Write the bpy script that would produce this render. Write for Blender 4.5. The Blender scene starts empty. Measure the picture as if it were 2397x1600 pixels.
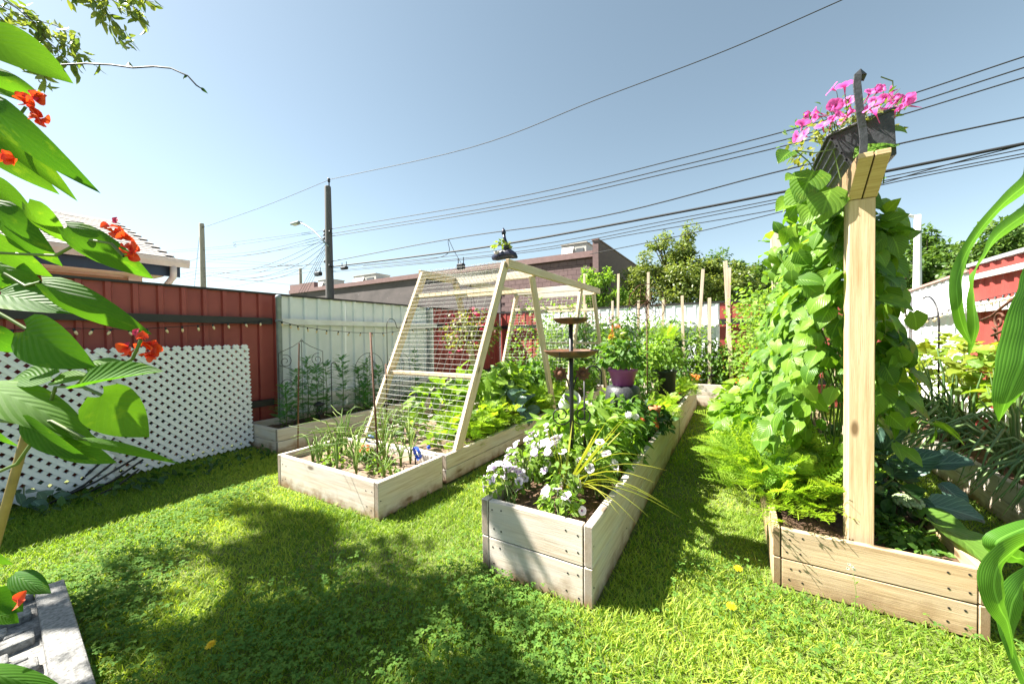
import bpy, bmesh, math, random
import numpy as np
from mathutils import Vector, Matrix, Euler
random.seed(7); RG=np.random.default_rng(7)
SC=bpy.context.scene
COL=SC.collection
# ---------------------------------------------------------------- camera
YAW,PITCH,ROLL,FPX,HCAM=.539525,-.016843,-.012322,870.,1.2
def _axes():
    f=np.array([-math.sin(YAW)*math.cos(PITCH),math.cos(YAW)*math.cos(PITCH),math.sin(PITCH)])
    r=np.array([math.cos(YAW),math.sin(YAW),0.]);u=np.cross(r,f)
    c,s=math.cos(ROLL),math.sin(ROLL)
    return c*r+s*u,-s*r+c*u,f
AR,AU,AF=_axes();CAM=np.array([0,0,HCAM])
cd=bpy.data.cameras.new('camera');cam=bpy.data.objects.new('camera',cd);COL.objects.link(cam)
cd.sensor_width=36;cd.lens=FPX/2397*36;cd.clip_start=.05;cd.clip_end=3000
M=Matrix.Identity(4)
for i in range(3):
    M[i][0]=AR[i];M[i][1]=AU[i];M[i][2]=-AF[i];M[i][3]=CAM[i]
cam.matrix_world=M;SC.camera=cam
# ---------------------------------------------------------------- light
SUN=np.array([1.,.42,-1.30]);SUN/=np.linalg.norm(SUN)     # travel direction of the sunlight
w=bpy.data.worlds.new('World');SC.world=w;w.use_nodes=True
nt=w.node_tree;bg=nt.nodes['Background']
sky=nt.nodes.new('ShaderNodeTexSky');sky.sky_type='NISHITA';sky.sun_disc=False
sky.sun_elevation=math.asin(-SUN[2]);sky.sun_rotation=math.atan2(-SUN[0],-SUN[1])
sky.air_density=1.0;sky.dust_density=1.0;sky.ozone_density=1.0;sky.altitude=600
hs=nt.nodes.new('ShaderNodeHueSaturation');hs.inputs['Saturation'].default_value=.74;hs.inputs['Hue'].default_value=.476
nt.links.new(sky.outputs[0],hs.inputs['Color']);nt.links.new(hs.outputs[0],bg.inputs[0]);bg.inputs[1].default_value=.046
ld=bpy.data.lights.new('sun','SUN');ld.energy=5.0;ld.angle=math.radians(.55);ld.color=(1,.95,.86)
sun=bpy.data.objects.new('sun',ld);COL.objects.link(sun);sun.location=(-8,-3,10)
sun.rotation_euler=Vector(SUN).to_track_quat('-Z','Y').to_euler()
vs=SC.view_settings;vs.view_transform='Standard';vs.look='None';vs.gamma=1;vs.exposure=2.12;vs.use_curve_mapping=False
SC.cycles.max_bounces=8;SC.cycles.transparent_max_bounces=16
# ---------------------------------------------------------------- pixel -> place
def ray(x,y): return (x-1198.5)*AR+(800-y)*AU+FPX*AF
def gz(x,y,z=0.): d=ray(x,y);return CAM+d*(z-HCAM)/d[2]
def atx(x,y,X): d=ray(x,y);return CAM+d*X/d[0]
def aty(x,y,Y): d=ray(x,y);return CAM+d*Y/d[1]
def atd(x,y,D): d=ray(x,y);return CAM+d*D/FPX            # D = depth along the view axis
# ---------------------------------------------------------------- object helpers
def V(*a): return np.array(a,float)
def nrm(v):
    v=np.asarray(v,float);return v/(np.linalg.norm(v)+1e-12)
def root(name,loc,label,cat,group=None,kind=None):
    o=bpy.data.objects.new(name,None);COL.objects.link(o);o.location=loc;o.empty_display_size=.05
    o['label']=label;o['category']=cat
    if group:o['group']=group
    return o
def tag(o,label,cat,group=None):
    o['label']=label;o['category']=cat
    if group:o['group']=group
    return o
def link(name,me,mat=None,parent=None,mw=None,kind=None):
    o=bpy.data.objects.new(name,me);COL.objects.link(o)
    if mat is not None:
        if len(me.materials)==0: me.materials.append(mat)
        elif me.materials[0]!=mat:
            o.material_slots[0].link='OBJECT';o.material_slots[0].material=mat
    if mw is not None:o.matrix_basis=mw
    if parent is not None:
        o.parent=parent
        o.matrix_parent_inverse=inv_world(parent)
    if kind:o['kind']=kind
    return o
def world_of(p):
    m=p.matrix_basis.copy() if p.type!='EMPTY' else Matrix.Translation(p.location)@p.rotation_euler.to_matrix().to_4x4()
    if p.parent is not None: m=world_of(p.parent)@p.matrix_parent_inverse@m
    return m
def inv_world(p): return world_of(p).inverted()
class MB:
    def __init__(s): s.v=[];s.f=[];s.uv=[]
    def add(s,vs,fs):
        n=len(s.v);s.v+= [tuple(map(float,q)) for q in vs];s.f+=[tuple(i+n for i in f) for f in fs];return s
    def box(s,c,size,R=None):
        c=np.asarray(c,float);h=np.asarray(size,float)/2
        P=np.array([[a,b,d] for a in(-1,1) for b in(-1,1) for d in(-1,1)],float)*h
        if R is not None:P=P@np.asarray(R).T
        return s.add(P+c,[(0,1,3,2),(4,6,7,5),(0,4,5,1),(2,3,7,6),(0,2,6,4),(1,5,7,3)])
    def bar(s,p0,p1,w,h,up=(0,0,1)):
        p0=np.asarray(p0,float);p1=np.asarray(p1,float);d=p1-p0;L=np.linalg.norm(d);x=d/L
        y=np.cross(up,x)
        if np.linalg.norm(y)<1e-6:y=np.array([0,1.,0])
        y=nrm(y);z=np.cross(x,y)
        return s.box((p0+p1)/2,(L,w,h),np.stack([x,y,z],1))
    def tube(s,pts,r,n=6,cap=True):
        P=np.asarray(pts,float);m=len(P);r=np.broadcast_to(np.asarray(r,float),(m,))
        T=np.gradient(P,axis=0) if m>2 else np.repeat((P[1]-P[0])[None],2,0)
        ref=np.array([0,0,1.]);
        if abs(nrm(T[0])[2])>.9:ref=np.array([1.,0,0])
        a=nrm(np.cross(T[0],ref));vs=[]
        for i in range(m):
            t=nrm(T[i]);a=nrm(a-t*(a@t));b=np.cross(t,a)
            for k in range(n):
                q=2*math.pi*k/n;vs.append(P[i]+r[i]*(math.cos(q)*a+math.sin(q)*b))
        fs=[(i*n+k,i*n+(k+1)%n,(i+1)*n+(k+1)%n,(i+1)*n+k) for i in range(m-1) for k in range(n)]
        if cap: fs+=[tuple(range(n-1,-1,-1)),tuple((m-1)*n+k for k in range(n))]
        return s.add(vs,fs)
    def lathe(s,prof,c=(0,0,0),n=20,cap=False):
        vs=[(c[0]+r*math.cos(2*math.pi*k/n),c[1]+r*math.sin(2*math.pi*k/n),c[2]+z) for r,z in prof for k in range(n)]
        m=len(prof);fs=[(i*n+k,i*n+(k+1)%n,(i+1)*n+(k+1)%n,(i+1)*n+k) for i in range(m-1) for k in range(n)]
        if cap: fs+=[tuple(range(n-1,-1,-1)),tuple((m-1)*n+k for k in range(n))]
        return s.add(vs,fs)
    def prism(s,poly,z0,z1,ax=2):
        n=len(poly);vs=[]
        for z in(z0,z1):
            for a,b in poly: vs.append({2:(a,b,z),1:(a,z,b),0:(z,a,b)}[ax])
        fs=[tuple(range(n-1,-1,-1)),tuple(range(n,2*n))]+[(i,(i+1)%n,n+(i+1)%n,n+i) for i in range(n)]
        return s.add(vs,fs)
    def mesh(s,name,smooth=False):
        me=bpy.data.meshes.new(name);me.from_pydata(s.v,[],s.f);me.update()
        if smooth: me.shade_smooth()
        return me
    def build(s,name,mat,parent=None,smooth=False,kind=None):
        return link(name,s.mesh(name,smooth),mat,parent,None,kind)
_pc={}
def plank(parent,p0,p1,w,h,mat,up=(0,0,1),name='plank',bev=.003):
    """board from p0 to p1 (centre line); w across, h along 'up'; local X runs with the grain"""
    p0=np.asarray(p0,float);p1=np.asarray(p1,float);d=p1-p0;L=float(np.linalg.norm(d));x=d/L
    y=np.cross(up,x);y=nrm(y) if np.linalg.norm(y)>1e-6 else np.array([0,1.,0]);z=np.cross(x,y)
    k=(round(L,4),round(w,4),round(h,4),bev)
    if k not in _pc:
        bm=bmesh.new();bmesh.ops.create_cube(bm,size=1)
        bmesh.ops.scale(bm,vec=(L,w,h),verts=bm.verts)
        if bev: bmesh.ops.bevel(bm,geom=list(bm.edges),offset=bev,segments=1,affect='EDGES')
        me=bpy.data.meshes.new(name);bm.to_mesh(me);bm.free();_pc[k]=me
    c=(p0+p1)/2
    mw=Matrix(((x[0],y[0],z[0],c[0]),(x[1],y[1],z[1],c[1]),(x[2],y[2],z[2],c[2]),(0,0,0,1)))
    return link(name,_pc[k],mat,parent,mw)
def Mt(pos,d,n,s=1.,sw=None):
    y=nrm(d);x=np.cross(y,n)
    if np.linalg.norm(x)<1e-5:x=np.cross(y,(1,.2,.1))
    x=nrm(x);z=np.cross(x,y);sw=sw or s
    return Matrix(((x[0]*sw,y[0]*s,z[0]*s,pos[0]),(x[1]*sw,y[1]*s,z[1]*s,pos[1]),(x[2]*sw,y[2]*s,z[2]*s,pos[2]),(0,0,0,1)))
# ---------------------------------------------------------------- leaf shapes
PROF={'heart':[(0,.3),(.04,.72),(.14,.97),(.27,1),(.42,.95),(.58,.80),(.72,.60),(.84,.37),(.93,.17),(1,.0)],
 'lance':[(0,.06),(.12,.45),(.3,.92),(.45,1),(.65,.78),(.85,.35),(1,0)],
 'oval':[(0,.15),(.12,.6),(.3,.95),(.5,1),(.7,.85),(.88,.5),(1,.05)],
 'round':[(0,.3),(.1,.75),(.3,1),(.6,1),(.85,.7),(1,.25)],
 'lobed':[(0,.12),(.1,.55),(.2,.95),(.3,.62),(.42,1.),(.54,.62),(.68,.8),(.8,.35),(.9,.36),(1,0)],
 'strap':[(0,.5),(.1,.8),(.3,1),(.6,.9),(.85,.5),(1,0)],
 'clover':[(0,.12),(.4,.75),(.75,1),(.95,.75),(1,.3)]}
def leaf_arrays(shape,L=1.,W=.6,fold=.25,droop=.25,nl=7,nw=2,wave=.0,twist=0.):
    pr=np.array(PROF[shape]);ts=np.linspace(0,1,nl+1);hw=np.interp(ts,pr[:,0],pr[:,1])*W/2
    vs=[];uv=[]
    for i,t in enumerate(ts):
        a=droop*2*t;  # bend angle grows along the leaf
        yy=L*(t-.5*(droop**2)*t**3*.6);zz=-L*droop*t*t
        for j in range(-nw,nw+1):
            x=hw[i]*j/nw;q=abs(j)/nw;z=zz+fold*hw[i]*(.25*q+.75*q*q)
            z+=wave*W*math.sin(t*11+j*1.9)*abs(j)/nw*(.4+.6*t)
            tw=twist*t
            xx=x*math.cos(tw)-(z-zz)*math.sin(tw);z2=zz+x*math.sin(tw)+(z-zz)*math.cos(tw)
            back=.10*L*(abs(j)/nw)**2*max(0,1-t*9) if shape=='heart' else 0
            vs.append((xx,yy-back,z2));uv.append((.5+.5*j/nw,t))
    m=2*nw+1
    fs=[(i*m+j,i*m+j+1,(i+1)*m+j+1,(i+1)*m+j) for i in range(nl) for j in range(m-1)]
    return np.array(vs),fs,np.array(uv)
def mesh_from(name,vs,fs,uv=None,rnd=None,smooth=True):
    me=bpy.data.meshes.new(name);vs=np.asarray(vs,np.float32)
    lt=np.array([len(f) for f in fs],np.int32);li=np.concatenate([np.asarray(f,np.int32) for f in fs]);
    return mesh_fast(name,vs,li,lt,uv,rnd,smooth)
def mesh_fast(name,vs,li,lt,uv=None,rnd=None,smooth=True):
    me=bpy.data.meshes.new(name);me.vertices.add(len(vs));me.vertices.foreach_set('co',np.ascontiguousarray(vs,np.float32).ravel())
    me.loops.add(len(li));me.loops.foreach_set('vertex_index',np.ascontiguousarray(li,np.int32))
    me.polygons.add(len(lt));ls=np.concatenate([[0],np.cumsum(lt)[:-1]]).astype(np.int32)
    me.polygons.foreach_set('loop_start',ls);me.polygons.foreach_set('loop_total',np.ascontiguousarray(lt,np.int32))
    if smooth: me.polygons.foreach_set('use_smooth',np.ones(len(lt),bool))
    if uv is not None:
        l=me.uv_layers.new(name='uv');l.data.foreach_set('uv',np.ascontiguousarray(uv[li],np.float32).ravel())
    if rnd is not None:
        a=me.attributes.new('rnd','FLOAT','POINT');a.data.foreach_set('value',np.ascontiguousarray(rnd,np.float32))
    me.update(calc_edges=True);return me
_lm={}
def leafmesh(shape,k=0,**kw):
    key=(shape,k,tuple(sorted(kw.items())))
    if key not in _lm:
        v,f,u=leaf_arrays(shape,**kw);_lm[key]=mesh_from('leaf_'+shape,v,f,u)
    return _lm[key]
def bulk(name,T,MT,mat,parent=None,kind=None,smooth=True,rnd=None):
    """many copies of a small template joined to one mesh. T=(verts,faces,uv); MT=(R(m,3,3),t(m,3))"""
    v,f,uv=T;R,t=MT;R=np.asarray(R,np.float32);t=np.asarray(t,np.float32);m=len(t);n=len(v)
    vs=(np.einsum('mij,nj->mni',R,np.asarray(v,np.float32))+t[:,None,:]).reshape(-1,3)
    li0=np.concatenate([np.asarray(q,np.int64) for q in f]);lt0=np.array([len(q) for q in f],np.int32)
    li=(li0[None,:]+np.arange(m)[:,None]*n).ravel();lt=np.tile(lt0,m)
    u=np.tile(uv,(m,1)) if uv is not None else None
    if rnd is None: rnd=RG.random(m)
    me=mesh_fast(name,vs,li,lt,u,np.repeat(rnd,n),smooth)
    return link(name,me,mat,parent,None,kind)
def frames(d,n,s,sw=None):
    """batch of rotation*scale matrices from directions d and normals n"""
    d=d/(np.linalg.norm(d,axis=1,keepdims=True)+1e-9);x=np.cross(d,n);x/=np.linalg.norm(x,axis=1,keepdims=True)+1e-9
    z=np.cross(x,d);s=np.broadcast_to(np.asarray(s,float),(len(d),))[:,None];sw=s if sw is None else np.broadcast_to(np.asarray(sw,float),(len(d),))[:,None]
    return np.stack([x*sw,d*s,z*s],2)
def rdir(m,flat=0.):
    v=RG.normal(size=(m,3));v[:,2]*=(1-flat);return v/np.linalg.norm(v,axis=1,keepdims=True)
# ---------------------------------------------------------------- materials
def _m(name):
    m=bpy.data.materials.new(name);m.use_nodes=True;n=m.node_tree;b=n.nodes['Principled BSDF'];return m,n,b
def N(n,t,**k):
    x=n.nodes.new('ShaderNode'+t)
    for a,b in k.items():
        if a.startswith('i_'):x.inputs[a[2:].replace('_',' ')].default_value=b
        else:setattr(x,a,b)
    return x
def L(n,a,b): n.links.new(a,b)
def ramp(n,fac,stops):
    r=N(n,'ValToRGB');e=r.color_ramp.elements
    while len(e)<len(stops):e.new(.5)
    for i,(p,c) in enumerate(stops):
        e[i].position=p;e[i].color=(*c,1) if len(c)==3 else c
    L(n,fac,r.inputs[0]);return r.outputs[0]
def randval(n):
    oi=N(n,'ObjectInfo');at=N(n,'Attribute',attribute_name='rnd')
    a=N(n,'Math',operation='ADD');L(n,oi.outputs['Random'],a.inputs[0]);L(n,at.outputs['Fac'],a.inputs[1])
    f=N(n,'Math',operation='FRACT');L(n,a.outputs[0],f.inputs[0]);return f.outputs[0]
def mixc(n,fac,a,b,mode='MIX'):
    x=N(n,'Mix',data_type='RGBA',blend_type=mode)
    if isinstance(fac,float) or isinstance(fac,int):x.inputs[0].default_value=fac
    else:L(n,fac,x.inputs[0])
    for s,i in((a,6),(b,7)):
        if isinstance(s,tuple):x.inputs[i].default_value=(*s,1) if len(s)==3 else s
        else:L(n,s,x.inputs[i])
    return x.outputs[2]
def noise(n,scale,detail=4,coord='Object',vec=(1,1,1),rough=.6,off=None):
    tc=N(n,'TexCoord');mp=N(n,'Mapping');mp.inputs['Scale'].default_value=vec
    L(n,tc.outputs[coord],mp.inputs[0])
    if off is not None:
        c=N(n,'CombineXYZ');mu=N(n,'Math',operation='MULTIPLY');mu.inputs[1].default_value=37.;L(n,off,mu.inputs[0])
        for i in range(3):L(n,mu.outputs[0],c.inputs[i])
        L(n,c.outputs[0],mp.inputs['Location'])
    x=N(n,'TexNoise');x.inputs['Scale'].default_value=scale;x.inputs['Detail'].default_value=detail;x.inputs['Roughness'].default_value=rough
    L(n,mp.outputs[0],x.inputs['Vector']);return x.outputs['Fac']
def bump(n,b,h,st,dist=.01):
    u=N(n,'Bump');u.inputs['Strength'].default_value=st;u.inputs['Distance'].default_value=dist;L(n,h,u.inputs['Height']);L(n,u.outputs[0],b.inputs['Normal'])
def pm(name,c1,c2=None,scale=6,rough=.6,bmp=0.,metal=0.,vec=(1,1,1),lo=.35,hi=.65,spec=.4,det=5,coord='Object',rv=0.):
    m,n,b=_m(name);b.inputs['Roughness'].default_value=rough;b.inputs['Metallic'].default_value=metal;b.inputs['Specular IOR Level'].default_value=spec
    if c2 is None: c2=tuple(x*.8 for x in c1)
    nz=noise(n,scale,det,coord,vec,off=N(n,'ObjectInfo').outputs['Random'])
    col=ramp(n,nz,[(lo,c2),(hi,c1)])
    if rv:
        q=N(n,'MapRange');q.inputs[3].default_value=1-rv;q.inputs[4].default_value=1+rv;L(n,randval(n),q.inputs[0])
        h=N(n,'HueSaturation');L(n,q.outputs[0],h.inputs['Value']);L(n,col,h.inputs['Color']);col=h.outputs[0]
    L(n,col,b.inputs['Base Color'])
    if bmp: bump(n,b,nz,bmp)
    return m
def wood(name,light,dark,grey,gmix=.4,stain=.3,rough=.75,grain=1.):
    """boards: grain along local X, knots, weathering, low dirt"""
    m,n,b=_m(name);b.inputs['Roughness'].default_value=rough;b.inputs['Specular IOR Level'].default_value=.25
    off=N(n,'ObjectInfo').outputs['Random']
    g=noise(n,9*grain,6,'Object',(.35,7,7),.65,off);g2=noise(n,2.2,3,'Object',(.8,3,3),.6,off);g3=noise(n,60,3,'Object',(.12,5,5),.7,off)
    col=ramp(n,g,[(.3,dark),(.62,light)])
    col=mixc(n,g2,col,grey);mm=n.nodes[-1]
    # limit the grey share
    s=N(n,'MapRange');s.inputs[1].default_value=.42;s.inputs[2].default_value=.68;s.inputs[3].default_value=0;s.inputs[4].default_value=gmix;L(n,g2,s.inputs[0]);L(n,s.outputs[0],mm.inputs[0])
    # knots
    tc=N(n,'TexCoord');mp=N(n,'Mapping');mp.inputs['Scale'].default_value=(2.6,7,7);L(n,tc.outputs['Object'],mp.inputs[0])
    c=N(n,'CombineXYZ');mu=N(n,'Math',operation='MULTIPLY');mu.inputs[1].default_value=91.;L(n,off,mu.inputs[0]);L(n,mu.outputs[0],c.inputs[0]);L(n,mu.outputs[0],c.inputs[1]);L(n,c.outputs[0],mp.inputs['Location'])
    vo=N(n,'TexVoronoi');vo.inputs['Scale'].default_value=1.;L(n,mp.outputs[0],vo.inputs['Vector'])
    kn=ramp(n,vo.outputs['Distance'],[(.07,(1,1,1)),(.13,(0,0,0))])
    col=mixc(n,kn,col,tuple(x*.45 for x in dark))
    tn=N(n,'TexCoord');sx=N(n,'SeparateXYZ');L(n,tn.outputs['Normal'],sx.inputs[0]);ax=N(n,'Math',operation='ABSOLUTE');L(n,sx.outputs[0],ax.inputs[0])
    eg=ramp(n,ax.outputs[0],[(.7,(0,0,0)),(.95,(.75,.75,.75))]);col=mixc(n,eg,col,tuple(q*.42 for q in dark))
    # fine dark checks
    ck=ramp(n,g3,[(.30,(1,1,1)),(.37,(0,0,0))])
    x=N(n,'Math',operation='MULTIPLY');x.inputs[1].default_value=.45;L(n,ck,x.inputs[0])
    col=mixc(n,x.outputs[0],col,tuple(q*.35 for q in grey))
    if stain:
        geo=N(n,'NewGeometry');sp=N(n,'SeparateXYZ');L(n,geo.outputs['Position'],sp.inputs[0])
        ns=noise(n,9,4,'Object');a=N(n,'Math',operation='MULTIPLY_ADD');a.inputs[1].default_value=.22;L(n,ns,a.inputs[0]);a.inputs[2].default_value=-.03
        d=N(n,'Math',operation='SUBTRACT');L(n,a.outputs[0],d.inputs[0]);L(n,sp.outputs[2],d.inputs[1])
        r=ramp(n,d.outputs[0],[(0.,(0,0,0)),(.09,(1,1,1))]);y=N(n,'Math',operation='MULTIPLY');y.inputs[1].default_value=stain;L(n,r,y.inputs[0]);y.use_clamp=True
        col=mixc(n,y.outputs[0],col,(.20,.115,.055))
    L(n,col,b.inputs['Base Color']);bump(n,b,g3,.35,.004);return m
def leafm(name,c1,c2,tr=None,trf=.35,vein=.25,rough=.42,spec=.35,blotch=0.,vb=.25,stripe=0.):
    m,n,b=_m(name);b.inputs['Roughness'].default_value=rough;b.inputs['Specular IOR Level'].default_value=spec
    rv=randval(n);nz=noise(n,14,2,'Object')
    a=N(n,'Math',operation='MULTIPLY_ADD');a.inputs[1].default_value=.35;L(n,nz,a.inputs[0]);
    s=N(n,'Math',operation='MULTIPLY_ADD');s.inputs[1].default_value=.85;s.inputs[2].default_value=-.1;L(n,rv,s.inputs[0]);L(n,s.outputs[0],a.inputs[2])
    col=ramp(n,a.outputs[0],[(.05,c1),(.95,c2)])
    if blotch:
        bz=noise(n,3.1,5,'Object',off=N(n,'ObjectInfo').outputs['Random']);bf=ramp(n,bz,[(.60,(0,0,0)),(.72,(blotch,)*3)]);col=mixc(n,bf,col,tuple(x*q for x,q in zip(c2,(2.2,1.5,1.2))))
    if stripe:
        us=N(n,'UVMap');ss=N(n,'SeparateXYZ');L(n,us.outputs[0],ss.inputs[0]);mm=N(n,'Math',operation='MULTIPLY');mm.inputs[1].default_value=95.;L(n,ss.outputs[0],mm.inputs[0]);sn=N(n,'Math',operation='SINE');L(n,mm.outputs[0],sn.inputs[0])
        sr=ramp(n,sn.outputs[0],[(.2,(0,0,0)),(.95,(stripe,)*3)]);col=mixc(n,sr,col,tuple(x*1.7+.01 for x in c2))
        dd=N(n,'Math',operation='SUBTRACT');dd.inputs[1].default_value=.5;L(n,ss.outputs[0],dd.inputs[0]);da=N(n,'Math',operation='ABSOLUTE');L(n,dd.outputs[0],da.inputs[0]);dr=ramp(n,da.outputs[0],[(.02,(.6,.6,.6)),(.06,(0,0,0))]);col=mixc(n,dr,col,tuple(min(1,x*2+.03) for x in c2));bump(n,b,sn.outputs[0],.12,.002)
    if vein:
        uv=N(n,'UVMap');sp=N(n,'SeparateXYZ');L(n,uv.outputs[0],sp.inputs[0])
        d=N(n,'Math',operation='SUBTRACT');d.inputs[1].default_value=.5;L(n,sp.outputs[0],d.inputs[0]);ab=N(n,'Math',operation='ABSOLUTE');L(n,d.outputs[0],ab.inputs[0])
        mid=ramp(n,ab.outputs[0],[(.015,(1,1,1)),(.045,(0,0,0))])
        q=N(n,'Math',operation='MULTIPLY_ADD');q.inputs[1].default_value=-.9;L(n,ab.outputs[0],q.inputs[0]);L(n,sp.outputs[1],q.inputs[2])
        k=N(n,'Math',operation='MULTIPLY');k.inputs[1].default_value=8.;L(n,q.outputs[0],k.inputs[0]);fr=N(n,'Math',operation='PINGPONG');fr.inputs[1].default_value=.5;L(n,k.outputs[0],fr.inputs[0])
        sd=ramp(n,fr.outputs[0],[(.03,(.7,.7,.7)),(.12,(0,0,0))])
        mx=N(n,'Math',operation='MAXIMUM');L(n,mid,mx.inputs[0]);L(n,sd,mx.inputs[1])
        y=N(n,'Math',operation='MULTIPLY');y.inputs[1].default_value=vein;L(n,mx.outputs[0],y.inputs[0])
        col=mixc(n,y.outputs[0],col,tuple(min(1,x*2.2+.02) for x in c2))
        bump(n,b,fr.outputs[0],.5,.004)
    L(n,col,b.inputs['Base Color'])
    t=N(n,'BsdfTranslucent')
    tc=mixc(n,1.,col,tr or (1.9,1.9,.7),'MULTIPLY');L(n,tc,t.inputs[0])
    ms=N(n,'MixShader');ms.inputs[0].default_value=trf;L(n,b.outputs[0],ms.inputs[1]);L(n,t.outputs[0],ms.inputs[2])
    out=n.nodes['Material Output'];L(n,ms.outputs[0],out.inputs[0]);return m
def flowerm(name,petal,throat,r0=.12,r1=.35,trf=.3):
    m,n,b=_m(name);b.inputs['Roughness'].default_value=.55
    uv=N(n,'UVMap');sp=N(n,'SeparateXYZ');L(n,uv.outputs[0],sp.inputs[0])
    col=ramp(n,sp.outputs[1],[(r0,throat),(r1,petal)])
    rv=randval(n);q=N(n,'MapRange');q.inputs[3].default_value=.82;q.inputs[4].default_value=1.1;L(n,rv,q.inputs[0])
    h=N(n,'HueSaturation');L(n,q.outputs[0],h.inputs['Value']);L(n,col,h.inputs['Color']);col=h.outputs[0]
    L(n,col,b.inputs['Base Color']);t=N(n,'BsdfTranslucent');L(n,col,t.inputs[0])
    ms=N(n,'MixShader');ms.inputs[0].default_value=trf;L(n,b.outputs[0],ms.inputs[1]);L(n,t.outputs[0],ms.inputs[2]);L(n,ms.outputs[0],n.nodes['Material Output'].inputs[0]);return m
# ================================================================ materials used
m_lawn=pm('lawn_soil',(.13,.18,.035),(.10,.11,.035),3.5,.95,.5,det=8)
m_asph=pm('asphalt',(.07,.07,.07),(.045,.045,.047),20,.9,.3)
m_soil=pm('soil',(.16,.095,.055),(.045,.026,.016),22,.95,.9,lo=.3,hi=.7,det=8)
m_soilp=pm('dry_soil',(.30,.215,.15),(.12,.08,.055),18,.95,.9,lo=.3,hi=.7,det=8)
m_wold=wood('weathered_board',(.60,.52,.43),(.38,.30,.22),(.53,.51,.48),.85,.95)
m_wnew=wood('new_board',(.54,.40,.245),(.33,.215,.11),(.43,.35,.25),.5,.75)
m_wpost=wood('fresh_lumber',(.60,.45,.275),(.40,.25,.12),(.54,.43,.29),.35,0.)
m_wframe=wood('trellis_lumber',(.66,.53,.38),(.47,.34,.20),(.60,.53,.44),.4,0.)
m_wstake=wood('stake_wood',(.60,.48,.36),(.40,.29,.19),(.46,.42,.38),.5,0.)
m_red=pm('red_sheet_metal',(.33,.068,.055),(.27,.05,.043),3,.45,.05,rv=.05)
m_white=pm('white_sheet_metal',(.76,.79,.80),(.66,.70,.71),3,.4,.04,rv=.03)
m_cap=pm('dark_metal_cap',(.028,.026,.026),(.018,.018,.018),8,.5)
m_pinkcap=pm('faded_red_cap',(.50,.30,.26),(.42,.24,.20),8,.55)
m_greycap=pm('grey_cap',(.36,.37,.38),None,8,.5)
m_whitep=pm('white_paint',(.74,.74,.72),(.62,.62,.60),6,.5)
m_galv=pm('galvanised',(.27,.31,.33),(.19,.22,.24),12,.5,.1,.2)
m_latt=pm('white_vinyl',(.74,.76,.78),(.66,.68,.70),5,.45)
m_black=pm('black_metal',(.018,.018,.02),(.01,.01,.012),20,.4)
m_blackp=pm('black_plastic',(.048,.050,.055),(.026,.027,.03),60,.42,.3)
m_rust=pm('rusty_steel',(.14,.055,.028),(.06,.028,.018),35,.75,.5)
m_rustd=pm('rusty_dish',(.20,.085,.04),(.045,.030,.022),10,.6,.3)
m_conc=pm('concrete',(.30,.295,.28),(.14,.137,.13),70,.9,.8,lo=.35,hi=.6,det=8)
m_bulb=pm('bulb_glass',(.80,.66,.42),(.72,.52,.28),30,.2)
m_bark=pm('bark',(.11,.085,.06),(.05,.038,.028),18,.9,.9,vec=(1,1,.25))
m_pole=pm('creosote_pole',(.13,.125,.125),(.07,.066,.066),10,.85,.5,vec=(3,3,.2))
m_pole2=pm('weathered_pole',(.40,.36,.31),(.26,.23,.20),10,.85,.5,vec=(3,3,.2))
m_wire=pm('wire',(.02,.02,.022),(.015,.015,.015),5,.6)
m_block=pm('mauve_block',(.175,.115,.11),(.14,.09,.09),9,.85,.35,rv=.05)
m_mortar=pm('mortar',(.11,.072,.072),None,20,.9)
m_cope=pm('coping',(.22,.135,.13),(.18,.11,.105),6,.7)
m_hvac=pm('hvac_metal',(.50,.48,.43),(.40,.39,.36),4,.5)
m_hvacd=pm('hvac_grille',(.10,.11,.12),None,8,.5)
m_mesh=pm('galvanised_wire',(.56,.55,.52),(.46,.45,.42),30,.55,0,.0)
# old wall: dark weathering below white bloom, a real stain pattern
m_oldwall,n_,b_=_m('old_block_wall');b_.inputs['Roughness'].default_value=.9
nz_=noise(n_,.8,6,'Object',(1,1,1.6));n2_=noise(n_,5,5,'Object')
c_=ramp(n_,nz_,[(.3,(.07,.06,.06)),(.5,(.11,.095,.092)),(.7,(.145,.12,.117))])
c_=mixc(n_,ramp(n_,n2_,[(.62,(0,0,0)),(.72,(.45,.45,.45))]),c_,(.30,.28,.27))
L(n_,c_,b_.inputs['Base Color'])
br_=N(n_,'TexBrick');br_.inputs['Scale'].default_value=1;br_.inputs['Brick Width'].default_value=.4;br_.inputs['Row Height'].default_value=.2;br_.inputs['Mortar Size'].default_value=.006
tc_=N(n_,'TexCoord');sp_=N(n_,'SeparateXYZ');cb_=N(n_,'CombineXYZ');L(n_,tc_.outputs['Object'],sp_.inputs[0]);L(n_,sp_.outputs[0],cb_.inputs[0]);L(n_,sp_.outputs[2],cb_.inputs[1]);L(n_,cb_.outputs[0],br_.inputs['Vector'])
bump(n_,b_,br_.outputs['Fac'],-.6,.02)
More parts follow.
